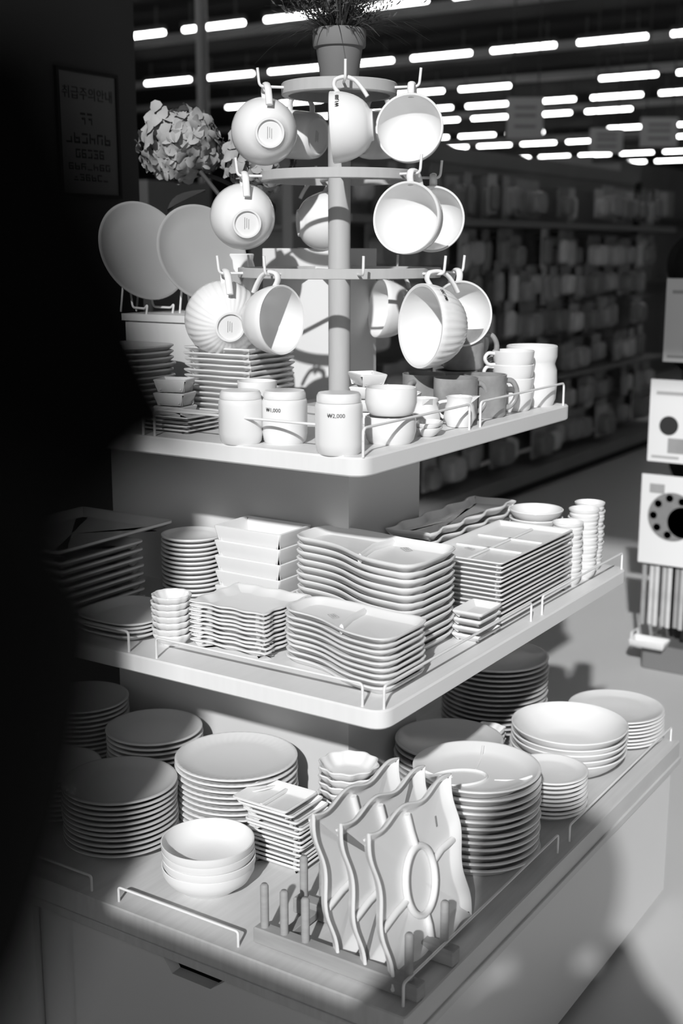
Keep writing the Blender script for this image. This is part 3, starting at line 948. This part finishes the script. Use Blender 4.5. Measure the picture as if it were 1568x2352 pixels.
for key, ang in (('M1', -72), ('M2', 4), ('M3', 72), ('M4', -146), ('M5', 146)):
    hook(key, ang, .1, .558, .042)
for key, ang in (('M6', -76), ('M8', 48), ('M9', 98), ('M7', -166)):
    hook(key, ang, .138, .412, .042)
for key, ang in (('M10', -68), ('M11', -33), ('x', 10), ('M12', 52), ('M13', 95), ('M14', 150), ('y', -130)):
    hook(key, ang, .180, .248, .042)


def mug_mesh(R_, h, kind):
    t = .0035
    if kind == 'round':
        p = [(0, .004), (.020, .004), (.0215, 0), (.0245, 0), (.026, .004)]
        n = 8
        for i in range(1, n + 1):
            a = i / n
            p.append((.026 + (R_ - .026) * math.sin(a * PI / 2) ** .8, .005 + (h - .006) * a ** 1.35))
        p += [(R_ - .001, h), (R_ - t, h - .001)]
        for i in range(n - 1, 0, -1):
            a = i / n
            p.append((.026 - t + (R_ - .026) * math.sin(a * PI / 2) ** .8, .005 + t + (h - .006 - t) * a ** 1.35))
        p += [(.02, .005 + t), (0, .005 + t)]
        return lathe(p, 64, name='mug', angle=50)
    if kind == 'rib':
        def fl(a, r, z):
            return .0016 * math.cos(22 * a) * (1 if (r > .030 and z < h * .86) else 0) * (0 if z > h * .86 else 1)
        p = [(0, .004), (.021, .004), (.0225, 0), (.0255, 0), (.028, .004)]
        n = 9
        for i in range(1, n + 1):
            a = i / n
            p.append((.028 + (R_ - .028) * math.sin(a * PI / 2) ** .75, .005 + (h - .006) * a ** 1.25))
        p += [(R_ - .001, h), (R_ - t * 1.5, h - .001)]
        for i in range(n - 1, 0, -1):
            a = i / n
            p.append((.028 - t * 1.6 + (R_ - .028) * math.sin(a * PI / 2) ** .75, .006 + t + (h - .006 - t) * a ** 1.25))
        p += [(.02, .006 + t), (0, .006 + t)]
        # only the outside is fluted
        cnt = [0]
        half = 5 + n
        m = lathe(p, 132, name='mug', angle=50)
        nv = 132
        k = 1
        for row in range(1, half - 1):
            for j in range(nv):
                v = m.vertices[1 + (row - 1) * nv + j]
                r = math.hypot(v.co.x, v.co.y)
                if r > .031:
                    a = math.atan2(v.co.y, v.co.x)
                    q = 1 + (.0009 * math.cos(33 * a)) / r
                    v.co.x *= q
                    v.co.y *= q
        m.update()
        return m
    # cylinder mug
    p = [(0, .004), (R_ * .7, .004), (R_ * .72, 0), (R_ * .78, 0), (R_ * .9, .006), (R_ * .97, .02), (R_, h * .5), (R_, h - .001), (R_ - .0015, h), (R_ - t, h - .001), (R_ - t, h * .4), (R_ * .85, .012), (0, .008)]
    return lathe(p, 64, name='mug', angle=50)


def handle_mesh(R_, h, kind):
    # a strap leaving the wall below the rim and rejoining it lower down; local +X is the handle side
    if kind == 'cyl':
        pts = [(R_ - .002, 0, h * .82), (R_ + .016, 0, h * .84), (R_ + .027, 0, h * .66), (R_ + .025, 0, h * .42), (R_ + .012, 0, h * .24), (R_ - .004, 0, h * .22)]
    else:
        pts = [(R_ - .004, 0, h * .78), (R_ + .008, 0, h * .90), (R_ + .018, 0, h * .86), (R_ + .022, 0, h * .62), (R_ + .016, 0, h * .38), (R_ + .000, 0, h * .20), (R_ - .012, 0, h * .10)]
    P = bend(pts, .02, 4)
    return tube(P, .004, 10, flat=(.0062, .0036))


MESH = {}


def hang(key, px_center, opening, kind, R_, h, label, price=None):
    """Hang a mug on its hook: the handle points up, the mouth looks along `opening`."""
    if (kind, R_, h) not in MESH:
        MESH[(kind, R_, h)] = (mug_mesh(R_, h, kind), handle_mesh(R_, h, kind))
    mm, hm = MESH[(kind, R_, h)]
    Zd = Vector(opening).normalized()
    X = (Vector((0, 0, 1)) - Zd * Zd.z).normalized()
    Y = Zd.cross(X)
    Rm = Matrix(((X.x, Y.x, Zd.x), (X.y, Y.y, Zd.y), (X.z, Y.z, Zd.z)))
    # inner top of the handle rests on the hook
    hz = .62 if kind != 'cyl' else .60
    grip = Vector((R_ + (.0165 if kind != 'cyl' else .0225), 0, h * hz))
    o0 = HOOK[key] - Rm @ grip + Vector(px_center)
    t = thing('hanging_mug', label, 'mug', mw=Matrix.Translation(o0) @ Rm.to_4x4(), group='mugs hanging on the mug tree')
    part('body', mm, 'ceramic', t)
    part('handle', hm, 'ceramic', t)
    st = part('base_stamp', newmesh('stamp', [(x, y, .0037) for (x0, x1, y0, y1) in ((-.010, .010, -.004, -.003), (-.008, .009, -.0005, .0005), (-.010, .007, .003, .004)) for (x, y) in ((x0, y0), (x0, y1), (x1, y1), (x1, y0))], [(0, 1, 2, 3), (4, 5, 6, 7), (8, 9, 10, 11)], False), 'stamp', t)
    st['kind'] = 'stuff'
    if price:
        m = text_mesh('\u20a91,000', .0085, 'price')
        v = Rm.transposed() @ Vector(price)
        a0 = math.atan2(v.y, v.x)
        # outer wall of the mug near the rim, sampled from its profile
        prof = sorted((q.co.z, math.hypot(q.co.x, q.co.y)) for q in mm.vertices)
        for q in m.vertices:
            z = h * .80 + q.co.y
            r = max((pr for pz, pr in prof if abs(pz - z) < h * .09), default=R_)
            a = a0 + q.co.x / r
            q.co = Vector(((r + .0006 + q.co.z) * math.cos(a), (r + .0006 + q.co.z) * math.sin(a), z))
        m.update()
        part('price_print', m, 'ink', t)
    return t


def dirv(f_, r_, u_):
    return HF * f_ + RGT * r_ + Vector((0, 0, u_))


hang('M1', (0, 0, 0), dirv(1, -.22, .12), 'round', .057, .068, 'white mug at upper left of the tree, its round base facing out')
hang('M2', (0, 0, 0), dirv(.06, -1, -.06), 'round', .057, .068, 'white mug at the front of the top row seen from the side', price=-HF + Vector((0, 0, .9)))
hang('M3', (0, 0, 0), dirv(-1, -.18, .16), 'round', .0575, .066, 'white mug at upper right of the tree, open mouth towards the viewer')
hang('M4', (0, 0, 0), dirv(.55, -.75, .1), 'cyl', .043, .085, 'white straight mug behind, between the two upper left mugs')
hang('M5', (0, 0, 0), dirv(.6, .7, .1), 'cyl', .043, .085, 'white straight mug behind, left of the upper right mug')
hang('M6', (0, 0, 0), dirv(1, -.20, .22), 'round', .057, .068, 'white mug at the left of the middle row, base facing out')
hang('M7', (0, 0, 0), dirv(.2, 1, .05), 'round', .057, .068, 'white mug behind the pole in the middle row')
hang('M8', (0, 0, 0), dirv(-.9, -.45, .12), 'round', .0595, .068, 'white mug at right of the middle row, nearer of two open mouths')
hang('M9', (0, 0, 0), dirv(-1, -.12, .10), 'round', .0575, .066, 'white mug at right of the middle row, farther of two open mouths')
hang('M10', (0, 0, 0), dirv(1, -.30, .18), 'rib', .067, .072, 'large ribbed mug at lower left of the tree, base facing out')
hang('M11', (0, 0, 0), dirv(-.62, .78, .02), 'round', .057, .068, 'white mug in the bottom row, open mouth turned to the pole')
hang('M12', (0, 0, 0), dirv(-.48, -.88, .05), 'rib', .071, .080, 'large ribbed mug at lower right of the tree, mouth turned left', price=-HF * .5 + RGT * .5 + Vector((0, 0, .8)))
hang('M13', (0, 0, 0), dirv(-1, .28, .12), 'round', .0585, .066, 'white mug at the lower far right of the tree, open mouth outwards')
hang('M14', (0, 0, 0), dirv(-.3, -.9, .1), 'round', .057, .068, 'white mug behind the large ribbed one in the bottom row')

# ------------------------------------------------------------------ potted plant on the tree
pp = thing('potted_plant', 'terracotta-style pot with wispy lavender-like leaves on top of the mug tree', 'plant', (PX, PY, Z1 + .5697))
part('pot', lathe([(0, 0), (.0305, 0), (.032, .002), (.040, .056), (.0445, .057), (.0455, .060), (.046, .084), (.0445, .086), (.042, .085), (.041, .078), (0, .078)], 48), 'pot', pp)
part('soil', lathe([(0, .0795), (.041, .0795), (.041, .077), (0, .077)], 32), 'soil', pp)
v, f = [], []
for i in range(260):
    a = random.uniform(0, 2 * PI)
    el = random.uniform(.35, 1.5)
    L_ = random.uniform(.07, .19)
    r0 = random.uniform(0, .03)
    base = Vector((r0 * math.cos(a), r0 * math.sin(a), .079))
    d = Vector((math.cos(a) * math.cos(el), math.sin(a) * math.cos(el), math.sin(el)))
    side = d.cross(Vector((0, 0, 1))).normalized()
    wv_ = random.uniform(.0010, .0019)
    prev = None
    n = 5
    for j in range(n + 1):
        s = j / n
        p = base + d * (L_ * s) + Vector((0, 0, -.07 * s * s * math.cos(el))) * (L_ / .12)
        w_ = wv_ * (1 - s) + .0003
        k = len(v)
        v += [tuple(p - side * w_), tuple(p + side * w_)]
        if prev is not None:
            f.append((prev, prev + 1, k + 1, k))
        prev = k
    if el > .7:
        for j in range(14):
            s = random.uniform(.35, 1)
            p = base + d * (L_ * s) + Vector((0, 0, -.07 * s * s * math.cos(el))) * (L_ / .12)
            q = Vector((random.uniform(-1, 1), random.uniform(-1, 1), random.uniform(-.2, 1))).normalized()
            k = len(v)
            sd_ = q.cross(d).normalized() * .0015
            v += [tuple(p), tuple(p + q * .007 + sd_), tuple(p + q * .014), tuple(p + q * .007 - sd_)]
            f.append((k, k + 1, k + 2, k + 3))
o = part('foliage', newmesh('foliage', v, f, True, 80), 'foliage', pp)
o['kind'] = 'stuff'

# ------------------------------------------------------------------ far shelving on the right with hanging packs
gw = 1.85
gd = thing('gondola_rack', 'dark shop rack hung with blurred packs, behind the display on the right', 'shelving', (0, 0, 0))
part('back_panel', box(2.6, 6.75, gw, gw + .05, .15, 1.78), 'gondola', gd)
part('base_shelf', box(2.6, 6.8, gw - .30, gw, .06, .13), 'gondola', gd)
part('kick_plate', box(2.6, 6.78, gw - .26, gw, 0, .06), 'plinth', gd)
part('upright', box(6.72, 6.80, gw - .02, gw + .1, 0, 1.80), 'black_metal', gd)
part('shelf_ledge', box(2.6, 6.75, gw - .30, gw, 1.46, 1.49), 'frame_metal', gd)
part('shelf_ledge', box(4.9, 6.75, gw - .26, gw, .60, .62), 'gondola', gd)
part('header_board', box(2.6, 6.75, gw - .01, gw + .02, 1.78, 1.86), 'gondola', gd)
packs = []
for k, (w_, h_, d_) in enumerate(((.10, .20, .03), (.14, .17, .05), (.075, .23, .03), (.20, .20, .07))):
    me = [rings([[(x, -.002 if s == 0 else -.004, z) for x, z in rect(w_ / 2 - (0 if s == 0 else .001), h_ / 2, .01, 3)][::1] for s in (0, 1)], name='card'),
          dish(superell(w_ * .40, h_ * .33, 3.5, 20), [(0, 0), (0, d_ * .6), (.004, d_ * .85), (.012, d_)], 'blister')]
    packs.append((me[0], me[1], w_, h_))
hook_me = box(-.003, .003, -.01, 1.0, -.003, .003)
rowz = (.28, .47, .72, .96, 1.16, 1.34, 1.62)
for ri, z in enumerate(rowz):
    x = 2.75 + .03 * ri
    in_row = []
    while x < 6.62:
        k = random.choice((0, 1, 1, 2, 3)) if ri else random.choice((1, 3, 3))
        c, b, w_, h_ = packs[k]
        y = gw - random.uniform(.06, .24)
        t = thing('hanging_pack', 'blurred packaged product on the far rack, %s row' % ('lowest', 'second', 'third', 'fourth', 'fifth', 'sixth', 'uppermost')[ri], 'package', (x + w_ / 2, y, z + random.uniform(-.02, .02)), 0.0, 'packs on the far rack, row %d' % (ri + 1))
        part('card', c, 'pack_%d' % random.choice((0, 0, 0, 1, 1, 2)), t)
        o = part('product', b, 'pack_%d' % random.choice((0, 0, 1, 1, 2, 3)), t, loc=(0, -.004, -.02), rot=(PI / 2, 0, 0))
        part('peg_hook', hook_me, 'frame_metal', t, loc=(0, 0, h_ / 2 - .006)).scale = (1, gw - y, 1)
        in_row.append(t)
        x += w_ + random.uniform(-.02, .04)
    for q, t in enumerate(reversed(in_row)):
        t['label'] = 'blurred package, %s from the right end in the far rack\'s %s row' % (ORD1[q], ('lowest', 'second', 'third', 'fourth', 'fifth', 'sixth', 'uppermost')[ri])
# other racks and hanging boards deeper in the shop
for i, (x0, x1, y0, y1, h_, lab) in enumerate(((8.4, 8.9, 2.6, 6.5, 2.05, 'dark shelf unit deep in the shop behind the far rack'), (9.5, 13.5, 3.3, 3.9, 2.2, 'long dark shelf unit deep in the shop, right of the hanging board'), (3.2, 3.7, 3.2, 7.5, 1.7, 'dark shelf unit deep in the shop behind the mug tree'), (8.0, 15.0, .55, 1.0, 1.9, 'long dark shelf unit at the right across the aisle'))):
    g = thing('shelf_unit', lab, 'shelving', (0, 0, 0))
    part('cabinet', box(x0, x1, y0, y1, 0, h_), 'gondola', g)
    part('ledge', box(x0 - .12, x1 + .05, y0 - .12, y1, h_ * .45, h_ * .45 + .03), 'frame_metal', g)
    part('ledge', box(x0 - .12, x1 + .05, y0 - .12, y1, h_ * .75, h_ * .75 + .03), 'frame_metal', g)
    bx = box(-.1, .1, -.1, .1, 0, .26)
    nn = 9
    for k in range(nn):
        part('goods_box', bx, 'pack_%d' % random.choice((0, 1, 1, 2)), g, loc=(x0 - .0 + (x1 - x0) * (k + .5) / nn if (x1 - x0) > (y1 - y0) else x0 - .0, (y0 if (x1 - x0) > (y1 - y0) else y0 + (y1 - y0) * (k + .5) / nn), h_ * (.45 if k % 2 else .75) + .03))


def hboard(px, x, y, z, w_, h_, lab):
    t = thing('hanging_board', lab, 'sign', (x, y, z), YAW)
    part('panel', box(-.01, .01, -w_ / 2, w_ / 2, -h_ / 2, h_ / 2, .002), 'sign_panel', t)
    for s in (-.35, .35):
        part('cord', tube([(0, w_ * s, h_ / 2), (0, w_ * s, 4.75 - z)], .006, 6), 'black_metal', t)
    for zz in (-.22, .05, .25):
        part('print_line', box(-.012, -.0101, -w_ * .3, w_ * .3, h_ * zz - .012, h_ * zz + .012), 'frame_metal', t)


hboard(0, 7.32, 2.98, 2.34, .28, .30, 'grey board hanging from the ceiling beside the tube lights')
hboard(0, 9.2, 3.05, 2.30, .30, .22, 'small grey board hanging lower, left of two far boards')
hboard(0, 9.3, 2.6, 2.36, .33, .25, 'small grey board hanging lower, right of two far boards')

# ------------------------------------------------------------------ card stand at the right picture edge
cs = thing('card_stand', 'dark floor stand at the right edge with hanging strips of product cards', 'stand', (1.97, -.22, 0))
part('base', prism(round_poly([(-.02, -.36), (.36, -.36), (.36, .225), (-.02, .225)], .02, 3), .0, .085, .004), 'frame_metal', cs)
part('back_panel', box(.20, .24, -.36, .20, .085, 1.62, .004), 'black_metal', cs)
part('upright', tube([(.22, .20, .08), (.22, .20, 1.66)], .016, 10), 'black_metal', cs)
part('strap', box(.03, .034, .085, .11, .10, 1.45), 'black_metal', cs)
part('top_arm', tube([(.22, .1, 1.44), (.03, .1, 1.44)], .008, 8), 'black_metal', cs)
for k, z in enumerate((1.30, 1.05, .68, .30)):
    part('side_pan', lathe([(0, 0), (.085, 0), (.10, .03), (.097, .03), (.083, .004), (0, .004)], 32), 'black_metal', cs, loc=(.17, .16 - .02 * k, z), rot=(0, -PI / 2, 0))


def card(yl, z0, z1, wd, kind, label):
    t = thing('product_card', label, 'card', (1.955 - .010 * kind, yl - wd / 2, z0), 0.0, 'product cards on the stand')
    h_ = z1 - z0
    part('sheet', box(0, .004, -wd / 2, wd / 2, 0, h_, .0005), 'white_card', t)
    cl = lathe([(0, 0), (1, 0), (1, .0015), (0, .0015)], 36)

    def disc(y, z, r, m, e=1.0):
        o = part('disc', cl, m, t, loc=(-.0002, y, z))
        o.rotation_euler = (0, -PI / 2, 0)
        o.scale = (r * e, r, 1)
    if kind < 2:
        disc(-wd * .08 if kind == 0 else wd * .12, h_ * .45, .030, 'plinth')
        disc(-wd * .35, h_ * .66, .028, 'plinth', .35)
        part('picture', box(-.0016, 0, -wd * .35, wd * .12, h_ * .12, h_ * .30), 'pack_1', t)
        part('caption_line', box(-.0014, 0, -wd * .3, wd * .38, h_ * .82, h_ * .86), 'sign_panel', t)
        part('caption_line', box(-.0014, 0, -wd * .1, wd * .42, h_ * .05, h_ * .08), 'sign_panel', t)
    else:
        disc(-wd * .02, h_ * .55, .078, 'gondola')
        disc(-wd * .20, h_ * .50, .050, 'sign_panel')
        disc(-wd * .20, h_ * .50, .045, 'plinth')
        for q in range(9):
            a = q * .7
            disc(-wd * .02 + .06 * math.cos(a), h_ * .55 + .06 * math.sin(a), .012, 'pack_2')
        part('picture', box(-.0016, 0, wd * .12, wd * .36, h_ * .80, h_ * .90), 'pack_1', t)
    return t


card(-.016, 1.005, 1.260, .17, 0, 'white product card with a dark disc, uppermost on the stand')
card(.014, .690, .950, .17, 1, 'white product card with dark disc and picture, middle of the stand')
card(.024, .360, .650, .20, 2, 'white product card with a big round picture, lowest on the stand')
for k in range(9):
    o = tag(obj('hanging_strip', box(-.003, .003, -.007, .007, 0, .20, .001), 'pack_%d' % random.choice((1, 2, 3, 4)), None, (1.95 + .012 * (k % 2), .004 - k * .021, .150)), 'narrow packaged strip, %s from the left, hanging low on the card stand' % ORD1[k], 'package', 'narrow strips on the stand')
tg = thing('white_rack_tray', 'small white tray at the foot of the card stand', 'tray', (1.93, -.03, .086))
part('tray_body', dish(rect(.035, .06, .008), [(.008, 0), (.006, .001), (0, .02), (0, .022), (.002, .023), (.004, .02), (.008, .004), (.012, .0035)]), 'white_card', tg)
part('handle', tube(bend([(-.03, .05, .02), (-.03, .05, .045), (.03, .05, .045), (.03, .05, .02)], .008), .003, 8), 'white_card', tg)


# ------------------------------------------------------------------ the photographer kneeling behind the camera: shadow on the board, gloved hand beside the lens
def L2W(x, y, z):
    """x right, y forward of the camera, z height."""
    return Vector((CAM.x, CAM.y, 0)) + RGT * x + HF * y + Vector((0, 0, z))


def skin_mesh(name, chains, mname, parent, sub=2):
    """chains: lists of (point, radius); the first point of later chains may repeat an earlier point to branch."""
    verts, rad, edges = [], [], []
    index = {}

    def vid(p, r):
        k = (round(p[0], 4), round(p[1], 4), round(p[2], 4))
        if k not in index:
            index[k] = len(verts)
            verts.append(p)
            rad.append(r)
        return index[k]
    for ch in chains:
        last = None
        for p, r in ch:
            i = vid(p, r)
            if last is not None and i != last:
                edges.append((last, i))
            last = i
    m = bpy.data.meshes.new(name)
    m.from_pydata([tuple(L2W(*p)) for p in verts], edges, [])
    o = bpy.data.objects.new(name, m)
    COL.objects.link(o)
    md = o.modifiers.new('skin', 'SKIN')
    for i, sv in enumerate(m.skin_vertices[0].data):
        sv.radius = (rad[i], rad[i])
        sv.use_root = (i == 0)
    md.use_smooth_shade = True
    sb = o.modifiers.new('sub', 'SUBSURF')
    sb.levels = sub
    sb.render_levels = sub
    dg = bpy.context.evaluated_depsgraph_get()
    me = bpy.data.meshes.new_from_object(o.evaluated_get(dg))
    bpy.data.objects.remove(o)
    me.shade_smooth()
    q = obj(name, me, mname, parent)
    return q


ps = thing('person', 'person in dark coat, black-gloved hand blurred at the left edge', 'person', (0, 0, 0))
HX, HY = .0, -.17
# hand position beside the lens, in the camera's own frame turned into x, y, z here


def camspace(px, py, d):
    x = (px - 784) / 2836.9 * d
    yv = (1176 - py) / 2836.9 * d
    p = CAM + FWD * d + RGT * x + UPV * yv
    q = p - Vector((CAM.x, CAM.y, 0))
    return (q.dot(RGT), q.dot(HF), q.z)


HD = .128
hc = camspace(-345, 745, HD)
wr = camspace(-590, 1290, HD - .015)
fa = camspace(-880, 2250, .11)
BX = -.085
elb = (-.36, -.02, 1.07)
neck, chest, belly, pel = (BX, -.23, 1.31), (BX, -.26, 1.17), (BX, -.26, .98), (BX, -.27, .82)
shl, shr = (BX - .15, -.24, 1.235), (BX + .165, -.24, 1.25)
elr, wrr, hcr = (.20, -.14, 1.02), (.115, -.06, 1.20), (.085, -.055, 1.27)
hd0 = (BX, -.205, 1.37)
legs = lambda s: [((BX + .09 * s, -.27, .74), .09), ((BX + .10 * s, -.26, .44), .06), ((BX + .10 * s, -.29, .09), .04), ((BX + .11 * s, -.17, .035), .034)]
body = skin_mesh('body', [
    [(pel, .125), (belly, .115), (chest, .13), (neck, .055), (hd0, .055), ((BX, -.20, 1.48), .088), ((BX, -.205, 1.565), .078)],
    [(chest, .13), (shl, .055), (elb, .040), (fa, .034), (wr, .028), (hc, .03)],
    [(chest, .13), (shr, .055), (elr, .040), (wrr, .028), (hcr, .03)],
    [(pel, .125)] + legs(-1),
    [(pel, .125)] + legs(1),
], 'skin', ps)
coat = skin_mesh('coat', [
    [((BX, -.27, .70), .20), (pel, .20), (belly, .19), (chest, .19), ((BX, -.235, 1.275), .15), ((BX, -.225, 1.335), .10)],
    [(chest, .19), (shl, .07), (elb, .055), (fa, .046), (wr, .040), (tuple(Vector(wr).lerp(Vector(hc), .45)), .036)],
    [(chest, .19), (shr, .080), (elr, .060), (wrr, .042)],
], 'coat_cloth', ps)
trs = skin_mesh('trousers', [
    [((BX, -.27, .78), .15), ((BX - .09, -.27, .70), .105), ((BX - .10, -.26, .44), .075), ((BX - .10, -.29, .10), .055)],
    [((BX, -.27, .78), .15), ((BX + .09, -.27, .70), .105), ((BX + .10, -.26, .44), .075), ((BX + .10, -.29, .10), .055)],
], 'coat_cloth', ps)
hair = obj('hair', lathe([(0, .108), (.055, .098), (.108, .064), (.128, .01), (.127, -.06), (.112, -.12), (.086, -.14), (.06, -.09), (.0, -.07)], 32), 'hair', ps, L2W(BX, -.225, 1.55))
for s in (-1, 1):
    e_ = obj('ear', lathe([(0, -.02), (.010, -.012), (.013, 0), (.010, .014), (0, .02)], 12), 'skin', ps, L2W(BX + .098 * s, -.190, 1.49))
nose = obj('nose', newmesh('nose', [(-.012, 0, 0), (.012, 0, 0), (0, .022, .0), (0, 0, .045), (0, 0, -.008)], [(0, 2, 3), (2, 1, 3), (0, 4, 2), (4, 1, 2)], False), 'skin', ps, L2W(BX, -.118, 1.475), (0, 0, YAW - PI / 2))
for s in (-1, 1):
    obj('eye', lathe([(0, -.008), (.006, -.006), (.009, 0), (.006, .006), (0, .008)], 12), 'ink', ps, L2W(BX + .03 * s, -.120, 1.497))
obj('mouth', tube([L2W(BX - .022, -.120, 1.435), L2W(BX, -.115, 1.433), L2W(BX + .022, -.120, 1.435)], .004, 8), 'stamp', ps)


def glove(name, c, dirs, up_, s=1.0, big=1.0):
    """A loosely closed gloved hand: palm and five bent fingers of different lengths."""
    c = Vector(c)
    d = Vector(dirs).normalized()
    u = Vector(up_)
    u = (u - d * u.dot(d)).normalized()
    w = d.cross(u)
    ch = []
    root = c - d * .045
    ch.append([(tuple(root), .028 * big), (tuple(c), .033 * big), (tuple(c + d * .012), .030 * big)])
    for k, (off, ln) in enumerate(((-.030, .9), (-.010, 1.05), (.010, 1.0), (.029, .8))):
        p0 = c + d * .012
        p1 = c + d * .018 + w * off * s + u * .006
        p2 = p1 + u * .030 * ln + d * .004
        p3 = p2 - d * .024 * ln + u * .004
        p4 = p3 - u * .016 * ln - d * .006
        ch.append([(tuple(p0), .030 * big), (tuple(p1), .0105), (tuple(p2), .0098), (tuple(p3), .009), (tuple(p4), .0082)])
    p1 = c - d * .012 + w * -.034 * s
    p2 = p1 + d * .018 + u * .022 + w * -.004
    ch.append([(tuple(c), .033 * big), (tuple(p1), .012), (tuple(p2), .0105), (tuple(p2 + d * .012 + u * .016), .009)])
    return skin_mesh(name, ch, 'glove_knit', ps, 2)


hdv = Vector(hc) - Vector(wr)
glove('glove', hc, hdv, Vector((-1, .2, 0)), -1.0, 1.0)
glove('glove', hcr, Vector(hcr) - Vector(wrr), Vector((-1, .0, 0)), -1.0)
